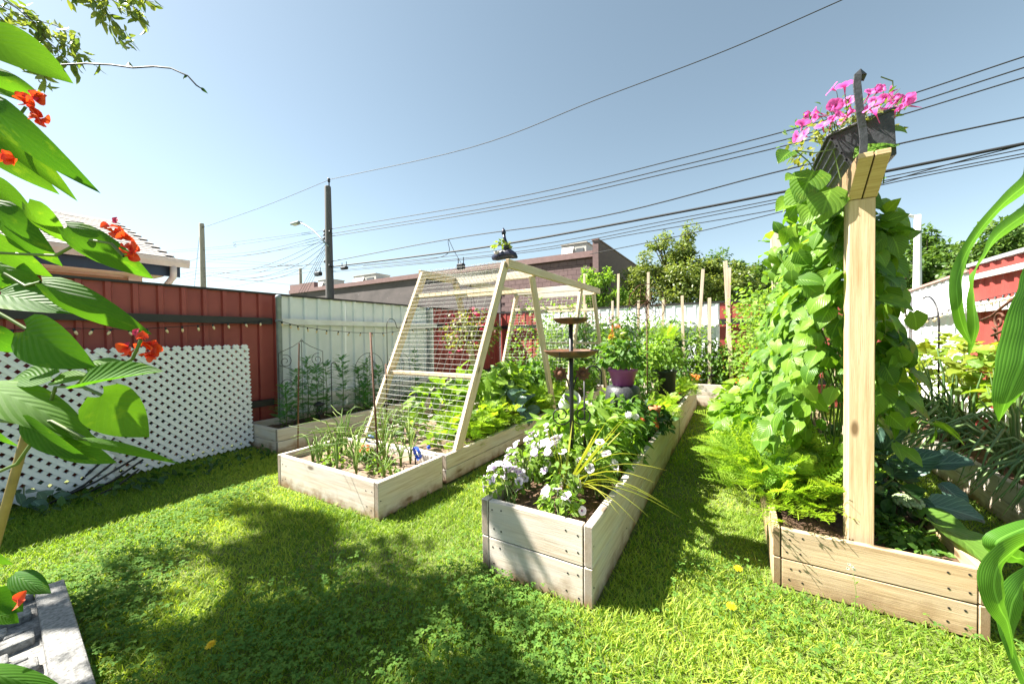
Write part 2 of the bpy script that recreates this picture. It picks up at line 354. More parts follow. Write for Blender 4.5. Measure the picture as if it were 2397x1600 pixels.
# ================================================================ ground
def struct(o): o['kind']='structure';return o
def grid_sheet(name,x0,x1,y0,y1,nx,ny,z,mat,amp=0.):
    X,Y=np.meshgrid(np.linspace(x0,x1,nx+1),np.linspace(y0,y1,ny+1));Z=np.full_like(X,z)
    if amp: Z=Z+amp*(np.sin(X*2.1+.4)*np.sin(Y*1.7)+.5*np.sin(X*5.3+Y*3.1))-amp*1.5
    vs=np.stack([X,Y,Z],2).reshape(-1,3);i=np.arange(nx*ny);r=i//nx;c=i%nx;a=r*(nx+1)+c
    li=np.stack([a,a+1,a+nx+2,a+nx+1],1).ravel();return struct(link(name,mesh_fast(name,vs,li,np.full(nx*ny,4)),mat))
grid_sheet('ground',-400,400,-200,600,2,2,-.02,m_lawn)
grid_sheet('lawn',-4.95,2.15,-3.,7.65,60,90,0,m_lawn,.006)
grid_sheet('alley',-90,60,8.3,14.2,2,2,-.012,m_asph)
# ================================================================ sheet metal fences
def fpanel(parent,axis,fix,s0,s1,z0,z1,mat,sg,zb=None,pitch=.178,dep=.028):
    """ribbed sheet between s0 and s1; sg = which way the ribs stand out; z1 may fall to zb at s1"""
    zb=z1 if zb is None else zb;xs=[s0];ds=[0];k=max(1,int(round((s1-s0)/pitch)));p=(s1-s0)/k
    for i in range(k):
        a=s0+p*i
        for f,d in((.62,0),(.68,1),(.88,1),(.94,0)): xs.append(a+p*f);ds.append(d)
    xs.append(s1);ds.append(0);mb=MB();vs=[]
    for x,d in zip(xs,ds):
        t=(x-s0)/(s1-s0)
        for z in(z0,z1+(zb-z1)*t):
            o=fix+sg*dep*d;vs.append((o,x,z) if axis=='y' else (x,o,z))
    fs=[(2*i,2*i+2,2*i+3,2*i+1) for i in range(len(xs)-1)];mb.add(vs,fs)
    # back skin gives the sheet a thickness
    n=len(vs);vb=[(v[0]-sg*.004,v[1],v[2]) if axis=='y' else (v[0],v[1]-sg*.004,v[2]) for v in vs]
    mb.add(vb,[tuple(reversed(f)) for f in fs]);mb.f.append((1,0,n,n+1));mb.f.append((n-2,n-1,2*n-1,2*n-2))
    return mb.build('panel',mat,parent)
def bar_o(name,p0,p1,w,h,mat,parent,up=(0,0,1)): return MB().bar(p0,p1,w,h,up).build(name,mat,parent)
FX,BY,RX=-4.9,7.6,2.1
fl=root('metal_fence',(FX,2.5,0),'ribbed red and white sheet metal fence behind the white lattice and string lights','fence')
for a,b,m in((-2.0,-1.1,m_red),(-1.1,-.2,m_red),(-.2,.7,m_red),(.7,1.6,m_red),(1.6,2.5,m_red),(2.502,3.43,m_white),(3.432,4.35,m_white),(4.352,5.28,m_white),(5.282,6.45,m_red),(6.452,7.57,m_red)):
    fpanel(fl,'y',FX,a,b,.02,1.745,m,1)
bar_o('cap',(FX+.012,-2,1.752),(FX+.012,7.6,1.742),.06,.022,m_cap,fl)
for z in(1.40,.42):
    bar_o('rail',(FX+.065,-2,z+.02),(FX+.065,2.38,z+.012),.06,.075,m_cap,fl)
    bar_o('rail',(FX+.065,2.46,z+.012),(FX+.065,5.28,z),.06,.07,m_whitep,fl)
    bar_o('rail',(FX+.065,5.285,z),(FX+.065,7.5,z-.005),.06,.07,m_cap,fl)
for y,x in((2.425,FX+.15),(5.1,FX+.05),(-.2,FX+.05)):
    p=MB().lathe([(.0,1.735),(.022,1.73),(.034,1.71),(.036,1.69),(.032,1.685),(.032,.0)],(x,y,0),14).build('post',m_galv,fl,True)
    MB().lathe([(.036,1.40),(.040,1.405),(.040,1.425),(.036,1.43)],(x,y,0),14).build('band',m_galv,p,True)
fb=root('metal_fence',(-1.2,BY,0),'ribbed white sheet metal fence with red end panels behind the tomato stakes','fence')
for a,b,m in((-4.86,-3.82,m_red),(-3.818,-2.92,m_white),(-2.918,-2.02,m_white),(-2.018,-1.12,m_white),(-1.118,-.23,m_white),(-.228,.55,m_red),(.552,1.33,m_red),(1.332,2.06,m_red)):
    fpanel(fb,'x',BY,a,b,.02,1.735,m,-1,dep=.011)
bar_o('cap',(-4.86,BY,1.753),(2.09,BY,1.753),.036,.034,m_cap,fb)
for z in(1.40,.42):
    bar_o('rail',(-4.8,BY-.065,z),(-3.83,BY-.065,z),.05,.08,m_cap,fb)
    bar_o('rail',(-3.82,BY-.065,z),(-.235,BY-.065,z),.05,.08,m_whitep,fb)
    bar_o('rail',(-.23,BY-.065,z),(2.0,BY-.065,z),.05,.10,m_cap,fb)
fr=root('metal_fence',(RX,5.5,0),'sunlit white and red sheet metal fence beside the tall onion bed','fence')
for a,b,z1,zb,m in((5.75,6.65,1.80,1.765,m_white),(6.652,7.5,1.765,1.73,m_white),(4.85,5.748,1.845,1.845,m_red),(3.95,4.848,1.845,1.845,m_red),(3.0,3.948,1.845,1.845,m_red)):
    fpanel(fr,'y',RX,a,b,.02,z1,m,-1,zb,dep=.02 if m is m_red else .010)
bar_o('cap',(RX-.004,5.75,1.816),(RX-.004,7.5,1.746),.05,.024,m_pinkcap,fr)
bar_o('cap',(RX-.004,3.,1.864),(RX-.004,5.748,1.864),.06,.035,m_greycap,fr)
bar_o('trim',(RX-.045,3.,1.725),(RX-.045,5.70,1.725),.03,.05,m_whitep,fr)
bar_o('rail',(RX-.065,3.,1.44),(RX-.065,5.74,1.42),.05,.10,m_whitep,fr)
bar_o('rail',(RX-.065,5.742,1.42),(RX-.065,7.45,1.39),.05,.09,m_whitep,fr)
bar_o('rail',(RX-.065,3.,.42),(RX-.065,7.45,.42),.05,.09,m_whitep,fr)
MB().lathe([(.0,1.76),(.04,1.755),(.045,1.7),(.045,0)],(RX-.10,7.22,0),12).build('post',m_whitep,fr,True)
# ================================================================ raised beds
def soil(parent,x0,x1,y0,y1,z,mat):
    nx=max(6,int((x1-x0)/.05));ny=max(6,int((y1-y0)/.05))
    X,Y=np.meshgrid(np.linspace(x0,x1,nx+1),np.linspace(y0,y1,ny+1))
    Z=z+RG.normal(size=X.shape)*.008+.012*np.sin(X*7)*np.sin(Y*6)
    vs=np.stack([X,Y,Z],2).reshape(-1,3);i=np.arange(nx*ny);r=i//nx;c=i%nx;a=r*(nx+1)+c
    return link('soil',mesh_fast('soil',vs,np.stack([a,a+1,a+nx+2,a+nx+1],1).ravel(),np.full(nx*ny,4)),mat,parent)
SCREW=MB().tube([(0,-.0012,0),(0,.004,0)],.0042,8).mesh('screw');SCREW.materials.append(m_black)
def bed(label,x0,x1,y0,y1,h,rows,mat,zs,sm,joints=(),T=.038,name='raised_bed',side_over=True,front_mat=None,gap=.004,group=None,screws=False):
    """plank box; long sides run past the ends like in the photograph"""
    r=root(name,((x0+x1)/2,(y0+y1)/2,0),label,'planter',group)
    bh=h/rows;js=[y0]+list(joints)+[y1]
    for k in range(rows):
        zc=bh*(k+.5);hh=bh-(gap if k<rows-1 else 0)-.001;dz=-(gap/2 if k<rows-1 else 0)
        for xs,sg in((x0+T/2,-1),(x1-T/2,1)):
            for i in range(len(js)-1):
                jo=.004*sg*(1 if i%2==0 else 0)+.003*sg*random.uniform(-1,1)
                plank(r,(xs+jo,js[i]+.002,zc+dz),(xs+jo,js[i+1]-.002,zc+dz),T,hh,mat)
        for yy,sg in((y0+T/2+.004,-1),(y1-T/2-.004,1)):
            plank(r,(x0+T+.002,yy,zc+dz-.004),(x1-T-.002,yy,zc+dz-.004),T,hh,front_mat or mat)
    if screws:
        sm_=SCREW
        for k in range(rows):
            for zz in(.25,.75):
                for xx in(x0+T+.03,x0+T+.075,x1-T-.03,x1-T-.08): link('screw',sm_,m_black,r,Matrix.Translation((xx+random.uniform(-.008,.008),y0+.0035,bh*(k+zz)+random.uniform(-.012,.012)-.004)))
            for yy in(y0+.02,y0+.6): link('screw',sm_,m_black,r,Matrix.Translation((x1+.0045,yy,bh*(k+.5)))@Matrix.Rotation(math.pi/2,4,'Z'))
    soil(r,x0+T*.8,x1-T*.8,y0+T*.8,y1-T*.8,zs,sm)
    return r
bed('weathered plank bed under the fence, filled with feathery cosmos and black lanterns',-4.72,-4.08,2.04,7.35,.255,2,m_wold,.19,m_soil,(4.5,))
bed('small plank box of garlic with a stained single-board front',-3.225,-2.0,1.61,2.235,.25,1,m_wold,.185,m_soilp,screws=True)
bed('long low plank bed straddled by the wire trellis frame',-3.225,-2.02,2.30,7.05,.232,2,m_wold,.185,m_soilp,(4.7,))
bed('tall narrow plank bed holding petunias and the rusty bird bath',-1.115,-.535,1.54,6.72,.367,2,m_wold,.31,m_soil,(2.21,4.52),screws=True)
bed('plank bed across the garden end, planted with marigolds and staked tomatoes',-2.0,1.0,6.85,7.45,.365,2,m_wold,.31,m_soil)
bed('newer tan plank bed that carries the bean trellis post',.157,.84,2.14,6.6,.278,2,m_wnew,.23,m_soil,(4.3,),T=.03,screws=True)
bed('shaded plank bed with drooping onion leaves beside the right fence',1.44,2.0,2.6,7.3,.27,2,m_wold,.22,m_soil,(3.95,))
# ================================================================ white lattice
def lattice(label,y0,y1,h,x0,lean,sp,sw,xoff):
    r=root('lattice_panel',(x0,(y0+y1)/2,0),label,'lattice')
    mb=MB().box((0,0,0),(1,1,1));base=mb.mesh('slat')
    base.materials.append(m_latt)
    def put(a,b,off):
        p0=V(x0+off+lean*a[1],a[0],a[1]);p1=V(x0+off+lean*b[1],b[0],b[1]);d=p1-p0;Ln=np.linalg.norm(d)
        if Ln<.03:return
        x=d/Ln;z=nrm(V(1,0,-lean));y=np.cross(z,x);c=(p0+p1)/2
        mw=Matrix(((x[0]*Ln,y[0]*sw,z[0]*.006,c[0]),(x[1]*Ln,y[1]*sw,z[1]*.006,c[1]),(x[2]*Ln,y[2]*sw,z[2]*.006,c[2]),(0,0,0,1)))
        link('slat',base,m_latt,r,mw)
    for layer,(lo,sh) in enumerate(((0.,0.),(-.030,.004))):
        for sg,off in((1,0.),(-1,.0075)):
            k=-h if sg>0 else 0.
            c=k-sp+sh
            while c<(y1-y0)+(h if sg<0 else 0)+sp:
                # line: y = y0 + c + sg*z
                z0,z1=.03,h
                def yz(z): return y0+c+sg*z
                if sg>0: za=max(z0,y0-y0-c);zb=min(z1,(y1-y0)-c)
                else: za=max(z0,c-(y1-y0));zb=min(z1,c)
                if zb-za>.03: put((yz(za),za),(yz(zb),zb),off+lo)
                c+=sp
    return r
lattice('white double lattice panel with a scalloped end by the grey fence post',.86,2.03,1.13,-4.56,-.06,.083,.033,0)
lattice('white lattice panel overlapping its neighbour, half hidden by bean leaves',-.75,.93,1.13,-4.44,-.06,.083,.033,0)
# ================================================================ garage behind the left fence
XE=-7.2;ge=atx(426,613,XE);gy=ge[1];gz_e=ge[2]
ga=root('garage',(XE-3,gy-4,0),'cream garage with grey shingle roof and navy fascia behind the red fence','garage')
m_side=pm('cream_siding',(.80,.68,.58),(.74,.62,.52),5,.6);m_sh=pm('shingle',(.36,.335,.315),(.22,.205,.195),40,.9,.5,rv=.14);m_navy=pm('navy_fascia',(.022,.045,.085),None,5,.5);m_trim=pm('cream_trim',(.66,.60,.55),None,5,.5);m_batten=pm('brown_batten',(.30,.17,.10),None,5,.6)
apx=aty(272,522,gy-.05);apx[0]=min(apx[0],XE-2.);rz=apx[2];rx=apx[0];L_=10.
sl=(rz-gz_e)/(XE-rx)
mbw=MB().box((XE-.45-3,gy-.35-L_/2,gz_e/2-.08),(6,L_,gz_e-.16));mbw.build('wall',m_side,ga)
for z in np.arange(.3,gz_e-.3,.26): bar_o('siding_board',(XE-.437,gy-.36-L_,z),(XE-.437,gy-.36,z),.022,.235,m_side,ga)
bar_o('batten',(XE-.42,gy-.36-L_,gz_e-.29),(XE-.42,gy-.5,gz_e-.29),.03,.035,m_batten,ga)
bar_o('corner_board',(XE-.415,gy-.42,0),(XE-.415,gy-.42,gz_e-.17),.04,.15,m_trim,ga,up=(0,1,0))
# roof deck: both slopes
mb=MB();t=.05
for sgn in(1,-1):
    xe=XE if sgn>0 else 2*rx-XE
    mb.add([(xe,gy-L_,gz_e),(xe,gy,gz_e),(rx,gy,rz),(rx,gy-L_,rz),(xe,gy-L_,gz_e-t),(xe,gy,gz_e-t),(rx,gy,rz-t),(rx,gy-L_,rz-t)],[(0,1,2,3),(4,7,6,5),(0,4,5,1),(1,5,6,2),(2,6,7,3),(3,7,4,0)])
rf=mb.build('roof',m_navy,ga)
S_=math.hypot(rz-gz_e,XE-rx);nrow=int(S_/.15)+1;ux=nrm(V(rx-XE,0,rz-gz_e));un=nrm(V(-(ux[2]),0,ux[0]));un=un if un[2]>0 else -un
shm=MB().box((0,0,0),(.19,.30,.012)).mesh('shingle');shm.materials.append(m_sh);cnt=0
R3=Matrix(((ux[0],0,un[0]),(ux[1],1,un[1]),(ux[2],0,un[2]))).to_4x4()
for r_ in range(nrow):
    for c_2 in range(12):
        y=gy-.16-(c_2*.302)-(.13 if r_%2 else 0)
        p=V(XE,y,gz_e)+ux*(r_*.15+.075)+un*(.012+.004*random.random())
        link('shingle',shm,m_sh,rf,Matrix.Translation(p)@R3@Matrix.Rotation(.05,4,'Y'))
mb=MB()
for r_ in range(nrow):
    p0=V(XE,gy-.15-12*.302-3.2,gz_e)+ux*(r_*.15+.075)+un*.014;mb.bar(p0+V(0,-3.,0),p0+V(0,3.1,0),.19,.012,up=un)
o_=mb.build('shingle_courses',m_sh,rf,kind='stuff')
gt=MB();prof=[(0,0),(.02,-.09),(.09,-.10),(.115,-.03),(.115,.02),(.10,.02),(.10,-.03),(.08,-.085),(.03,-.08),(.012,0)]
gt.prism([(XE+a,gz_e+.0+b) for a,b in prof],gy-L_,gy+.06,1);gt.build('gutter',m_trim,ga)
bar_o('fascia',(XE-.03,gy-L_,gz_e-.16),(XE-.03,gy-.02,gz_e-.16),.03,.15,m_navy,ga)
bar_o('soffit',(XE-.25,gy-L_,gz_e-.235),(XE-.25,gy-.2,gz_e-.235),.4,.015,m_side,ga)
MB().tube([(XE+.06,gy-.12,gz_e-.09),(XE+.05,gy-.12,gz_e-.24),(XE-.1,gy-.18,gz_e-.40),(XE-.33,gy-.28,gz_e-.55),(XE-.36,gy-.3,gz_e-.8),(XE-.36,gy-.3,.1)],.042,8).build('downspout',m_trim,ga,True)
# ================================================================ flat-roofed block building beyond the alley
YB=15.
bl=root('block_building',(-14,YB,0),'flat-roofed mauve and grey concrete block building across the alley','building')
xa,xb,xc=-27.8,-9.6,-4.95;zt=4.42
MB().box(((xa+xb)/2,YB+5,zt/2),(xb-xa,10,zt)).build('wall',m_oldwall,bl)
MB().box(((xb+xc)/2,YB+5.03,zt/2),(xc-xb-.004,10,zt)).build('wall',m_mortar,bl)
bm_=MB().box((0,0,0),(.39,.05,.19)).mesh('block');bm_.materials.append(m_block)
for r_ in range(16):
    z=zt-.16-.2*r_
    for c2 in range(12):
        x=xc-.2-.4*c2-(.2 if r_%2 else 0)
        if x-.2<xb: continue
        link('block',bm_,m_block,bl,Matrix.Translation((x,YB+.02,z)))
MB().box(((xa+xc)/2,YB+.1,zt+.12),(xc-xa-.1,.45,.25)).build('coping',m_cope,bl)
MB().box((xa+1.5,YB+.16,zt+.45),(3.,.3,.40)).build('parapet',m_cope,bl)
sw_=MB().box((xc+.1,YB+4.9,2.52),(.24,10.2,5.04)).build('side_wall',m_block,bl)
MB().box((xc+.1,YB+4.9,5.065),(.30,10.3,.05)).build('coping',m_cope,sw_)
def hvac(px0,px1,py0,py1,Y,label):
    a=aty(px0,py1,Y);b=aty(px1,py0,Y);x0,x1=sorted((a[0],b[0]));z0,z1=zt+.01,b[2]
    r=root('rooftop_unit',((x0+x1)/2,Y,z0),label,'ventilation unit','ventilation units on the roof')
    MB().box(((x0+x1)/2,Y+.6,(z0+z1)/2),(x1-x0,1.2,z1-z0)).build('casing',m_hvac,r)
    MB().prism([(Y-.45,z0+.15),(Y,z0+.15),(Y,z1-.1)],x0+.05,(x0+x1)/2,0).build('hood',m_hvac,r)
    MB().box((x1-(x1-x0)*.25,Y-.01,(z0+z1)/2),((x1-x0)*.3,.03,(z1-z0)*.6)).build('grille',m_hvacd,r)
    MB().box(((x0+x1)/2,Y+.6,z1+.02),(x1-x0+.1,1.3,.04)).build('lid',m_hvac,r)
hvac(1315,1372,567,600,17.,'beige rooftop unit with a slanted hood beside the raised side wall')
hvac(828,880,640,672,17.,'beige rooftop unit with a grille close to the big utility pole')
hvac(882,930,648,668,17.5,'low beige rooftop unit next to a bigger hooded one')
hvac(745,772,653,680,17.,'small box-shaped rooftop unit half behind the utility pole')
# ================================================================ utility poles and wires
YP=12.5
def upole(px,pyt,label,mat,r0,r1,Y=YP):
    p=aty(px,pyt,Y);r=root('utility_pole',(p[0],Y,0),label,'utility pole')
    MB().lathe([(r0,0),((r0+r1)/2,p[2]/2),(r1,p[2]-.05),(r1*.9,p[2]),(0,p[2]+.01)],(p[0],Y,0),14).build('shaft',mat,r,True)
    return r,p
up1,P1=upole(767,436,'tall dark wooden utility pole carrying the street lamp',m_pole,.24,.165)
# pole-top pin, brackets
MB().tube([(P1[0]+.13,YP,P1[2]-.5),(P1[0]+.13,YP,P1[2]+.25),(P1[0]+.12,YP,P1[2]+.32)],.035,6).build('pin',m_black,up1)
MB().lathe([(0,.42),(.07,.4),(.08,.34),(.05,.3),(.08,.26),(.06,.2)],(P1[0]+.12,YP,P1[2]),10).build('insulator',m_black,up1,True)
for q,(dx,pyy) in enumerate(((-.2,541),(.3,546),(-.2,549),(-.22,558),(-.2,612),(.22,624))):
    z=aty(770,pyy,YP)[2];MB().lathe([(.0,.08),(.06,.07),(.05,.0),(.07,-.06),(0,-.08)],(P1[0]+dx,YP-.12,z),8).build('insulator',m_black,up1,True)
h0=aty(768,576,YP);la=[]
for a in((768,576),(750,556),(733,539),(715,527),(702,521)): q=aty(*a,YP-.3);la.append(q)
MB().tube(la,.045,8).build('lamp_arm',m_galv,up1,True)
lh=la[-1]
hd=MB().box((lh[0]-.38,lh[1],lh[2]+.02),(.85,.30,.12));o=hd.build('lamp_head',m_galv,up1);
bv=o.modifiers.new('b','BEVEL');bv.width=.05;bv.segments=3
MB().box((lh[0]-.45,lh[1],lh[2]-.05),(.45,.2,.03)).build('lamp_lens',m_whitep,o)
up2,P2=upole(472,523,'slim sun-bleached utility pole standing farther down the alley',m_pole2,.22,.16)
MB().tube([(P2[0],YP,P2[2]-.3),(P2[0]+.4,YP,P2[2]-.32)],.05,6).build('pin',m_black,up2)
up3,P3=upole(703,628,'short far utility pole beyond the tangle of service wires',m_pole2,.16,.13,20.)
def can(px,py,w,h,label):
    p=aty(px,py,YP-.25);r=root('splice_box',p,label,'splice box','boxes hung on the wires')
    b=MB().box(p,(w,.22,h)).build('case',m_black,r);b.modifiers.new('b','BEVEL').width=.04
    MB().tube([p+V(-w*.4,0,h*.4),p+V(-w*.4,0,h*.5+.22)],.02,5).build('strap',m_black,r);MB().tube([p+V(w*.4,0,h*.4),p+V(w*.4,0,h*.5+.25)],.02,5).build('strap',m_black,r)
can(745,641,.5,.22,'dark cable splice box hanging left of the lamp pole')
can(806,627,.45,.14,'dark cable splice box hanging right of the lamp pole')
can(1079,624,.35,.25,'dark cable splice box hanging above the trellis frame')
def wire(pts,r,label,Y=YP,group='overhead wires along the alley',sag=0.,name='overhead_wire'):
    P=[aty(a,b,Y) for a,b in pts]
    if len(P)==2:
        t=np.linspace(0,1,14)[:,None];Q=P[0]*(1-t)+P[1]*t;Q[:,2]-=sag*4*(t*(1-t))[:,0]
    else:
        # smooth through the given points
        t=np.linspace(0,len(P)-1,6*len(P));i=np.minimum(t.astype(int),len(P)-2);f=(t-i)[:,None];P=np.array(P)
        pm_=np.vstack([2*P[0]-P[1],P,2*P[-1]-P[-2]]);p0,p1,p2,p3=pm_[i],pm_[i+1],pm_[i+2],pm_[i+3]
        Q=.5*(2*p1+(p2-p0)*f+(2*p0-5*p1+4*p2-p3)*f**2+(3*p1-p0-3*p2+p3)*f**3)
    if pts[-1][0]>2400: e=Q[-1]-Q[-3];e=e/max(e[0],.01);Q=np.vstack([Q]+[Q[-1]+e*k for k in(4.,9.,15.)])
    o=MB().tube(Q,r,5,False).build(name,m_wire,None,True);tag(o,label,'wire',group);return o
wire([(483,530),(620,482),(768,422)],.013,'thin top wire strung between the two utility pole tops',group=None)
wire([(768,421),(1100,346),(1400,232),(1700,118),(2040,-30),(2420,-190)],.014,'thin wire from the dark pole top rising over the garden',group=None)
lp='thin black power line running from the lamp pole over the garden end'
for nth,pts in zip(('uppermost','middle','lowest'),([(775,536),(1200,463),(1600,369),(2000,262),(2430,122)],[(775,547),(1200,476),(1600,386),(2000,283),(2430,148)],[(775,553),(1200,484),(1600,397),(2000,300),(2430,172)])):
    wire(pts,.016,nth+' of three thin black power lines over the garden end')
wire([(775,612),(1055,559),(1400,508),(1800,407),(2100,338),(2430,268)],.02,'black cable passing just above the petunia planter bracket',group=None)
wire([(770,625),(960,602),(1190,570),(1600,495),(2000,416),(2430,330)],.038,'thick black cable bundle crossing above the trellis frame',group=None)
lc='thin communication wire slung under the thick cable bundle'
for pts in ([(775,628),(1190,583),(1600,509),(2000,430),(2430,342)],[(775,634),(1190,592),(1600,517),(2000,437),(2430,353)],[(775,637),(1190,596),(1500,545),(1830,488),(2100,425),(2430,360)],[(850,622),(1030,602),(1050,560)],[(1380,595),(1600,550),(1890,480),(2165,400),(2430,330)]):
    wire(pts,.013,lc)
wire([(1050,559),(1062,585),(1079,615)],.012,'short drop wire hanging to the splice box above the trellis',group=None)
lt_='black service wire drooping from the lamp pole toward the garage'
for pts in ([(-20,612),(390,587),(560,565),(770,538)],[(-20,616),(390,591),(560,572),(740,545)],[(480,597),(600,588),(770,549)],[(480,602),(600,595),(765,556)],[(485,610),(610,592),(765,566)],[(485,628),(570,633),(660,607),(765,557)],[(485,632),(580,642),(680,610),(765,564)],[(485,636),(590,650),(690,622),(765,572)],[(485,642),(600,657),(700,632),(765,580)],[(380,628),(600,625),(765,618)],[(380,640),(600,636),(765,611)],[(430,662),(600,650),(700,630),(770,628)],[(480,605),(600,613),(700,622)],[(480,612),(590,618),(680,622)],[(380,668),(520,640),(700,617)],[(380,660),(475,638)],[(380,652),(475,630)],[(420,620),(475,600)],[(540,672),(700,640),(770,632)],[(480,645),(640,662),(705,668)]):
    wire(pts,.012,lt_,group='tangled service wires between the utility poles')
lg='slanting guy wire running down from the lamp pole to the fence line'
for k,pts in enumerate(([(760,572),(697,690)],[(763,575),(703,690)],[(765,578),(709,690)],[(767,582),(716,690)])): wire(pts,.011,lg,group='guy wires on the lamp pole')
wire([(468,540),(455,670)],.012,'guy wire beside the slim far utility pole',group=None)
# ================================================================ wire trellis frame over the long bed
XR,XL=-2.045,-3.195
tf=root('trellis_frame',((XR+XL)/2,4.6,.23),'pale lumber trellis frame with wire mesh panels standing over the long bed','trellis')
legs={}
def leg(x,yt,zt_,yb,zb_,nm='leg'): 
    d=nrm(V(0,yt-yb,zt_-zb_));return plank(tf,(x,yb,zb_),(x,yt,zt_),.089,.040,m_wframe,up=(1,0,0),name=nm)
for x in(XR,XL):
    leg(x,3.30,1.955,2.47,.20);leg(x,3.885,1.905,4.47,.20);leg(x,5.52,1.905,4.86,.20);leg(x,6.12,1.905,6.76,.20)
plank(tf,(XR+.042,3.27,1.945),(XR+.042,6.30,1.945),.040,.089,m_wframe,name='beam')
plank(tf,(XL-.042,3.27,1.955),(XL-.042,6.30,1.955),.040,.089,m_wframe,name='beam')
def arow(t): return V(0,2.47+(3.30-2.47)*t,.20+(1.955-.20)*t)
for t in(.355,.84):
    p=arow(t);plank(tf,(XL+.022,p[1]+.02,p[2]),(XR-.022,p[1]+.02,p[2]),.060,.040,m_wframe,name='rail')
for yt,zt_,yb,zb_,ts in((5.52,1.905,4.86,.20,(.84,)),(6.12,1.905,6.76,.2,(.5,.84)),(3.885,1.905,4.47,.2,(.9,))):
    for t in ts: plank(tf,(XL+.022,yb+(yt-yb)*t,zb_+(zt_-zb_)*t),(XR-.022,yb+(yt-yb)*t,zb_+(zt_-zb_)*t),.06,.04,m_wframe,name='rail')
for y in(3.93,5.47,6.2): plank(tf,(XL-.02,y,1.93),(XR+.02,y,1.93),.04,.089,m_wold,name='cross_beam')
def wmesh(yb,zb_,yt,zt_,dh=.05,dv=.088,r=.0011,off=-.05):
    mb=MB();Ln=math.hypot(yt-yb,zt_-zb_);nv=nrm(V(0,-(zt_-zb_),yt-yb))*(-off if off<0 else off)
    nv=nrm(V(0,-(zt_-zb_),(yt-yb)));nv=nv if (nv[1]<0)==(off<0) else -nv;nv=nv*abs(off)
    k=int(Ln/dh)
    for i in range(k+1):
        t=i*dh/Ln;p=V(0,yb+(yt-yb)*t,zb_+(zt_-zb_)*t)+nv
        xs=np.linspace(XL-.02,XR+.02,5);mb.tube([(x,p[1]+random.uniform(-.004,.004),p[2]+random.uniform(-.004,.004)) for x in xs],r,4,False)
    for x in np.arange(XL,XR+.02,dv): mb.tube([V(x,yb,zb_)+nv,V(x+random.uniform(-.01,.01),(yb+yt)/2,(zb_+zt_)/2)+nv,V(x,yt,zt_)+nv],r*1.7,4,False)
    mb.build('wire_mesh',m_mesh,tf,kind='stuff')
wmesh(2.47,.24,3.30,1.955);wmesh(4.86,.24,5.52,1.9);wmesh(6.76,.24,6.12,1.9,off=.05)
# loose netting sagging across the top
mb=MB()
def roofz(x,y): return 1.99-.05*math.sin(math.pi*(x-XL)/(XR-XL))*(1 if y>3.4 else .6)-.10*max(0,(y-3.9))*.25+.012*math.sin(9*x+7*y)
for c in np.arange(-1.0,1.9,.055):
    for sg in(1,-1):
        pts=[]
        for q in np.linspace(0,.75,6):
            x=XL+c+sg*q*.6 if sg>0 else XL+c+.45-q*.6
            if XL-.02<=x<=XR+.02: pts.append((x,3.30+q,roofz(x,3.3+q)))
        if len(pts)>1: mb.tube(pts,.0016,3,False)
mb.build('netting',m_mesh,tf,kind='stuff')
# bird planter on the trellis corner
m_bird=pm('glazed_blue_black',(.012,.016,.04),(.03,.028,.05),20,.3,.2)
m_pale=pm('pale_rim',(.45,.40,.40),None,20,.6)
bq=aty(1188,602,3.42)
bp=root('bird_planter',bq,'dark blue bird-shaped planter sprouting yellow-green leaves on top of the trellis','planter')
b0=V(bq[0]-.03,3.42,2.005)
pts=[b0+V(-.16,0,.05),b0+V(-.10,0,.06),b0+V(-.02,0,.075),b0+V(.06,0,.07),b0+V(.115,0,.045),b0+V(.15,0,.02)]
MB().tube(pts,[.025,.046,.056,.052,.036,.010],14).build('body',m_bird,bp,True)
nk=[b0+V(.035,0,.12),b0+V(.01,0,.18),b0+V(-.005,0,.24),b0+V(-.012,0,.29)]
n0=MB().tube(nk,[.042,.026,.018,.017],10).build('neck',m_bird,bp,True)
MB().tube([b0+V(-.012,0,.285),b0+V(-.014,0,.305),b0+V(-.016,0,.33),b0+V(-.02,0,.36)],[.018,.026,.02,.003],10).build('head',m_bird,bp,True)
MB().lathe([(.045,.04),(.058,.06),(.062,.075),(.052,.078),(.0,.066)],b0+V(-.075,0,.03),14).build('bowl',m_pale,bp,True)
# ================================================================ bird bath
bbx=V(-.82,2.04,.31)
bb=root('bird_bath',bbx,'two-tier rusty dish bird bath on a black pole with metal flowers','bird bath')
MB().tube([bbx+V(0,0,-.06),V(-.82,2.04,.8),V(-.82,2.04,1.285)],[.0125,.0125,.0125],10).build('pole',m_black,bb,True)
def dish(c,R,h,nm):
    return MB().lathe([(.012,.0),(R*.55,.003),(R*.86,h*.5),(R,h),(R*1.02,h+.004),(R*1.0,h+.006),(R*.97,h+.001),(R*.83,h*.55),(R*.5,.010),(.012,.008)],c,36).build(nm,m_rustd,bb,True)
dish((-.82,2.04,1.066),.157,.04,'lower_dish');dish((-.82,2.04,1.262),.102,.030,'upper_dish')
def spiral(c,e1,e2,r,turns,a0,n=40,dirn=1):
    return [np.asarray(c)+ (r*(1-.82*t))*(math.cos(a0+dirn*turns*2*math.pi*t)*np.asarray(e1)+math.sin(a0+dirn*turns*2*math.pi*t)*np.asarray(e2)) for t in np.linspace(0,1,n)]
e1,e2=AR,V(0,0,1)
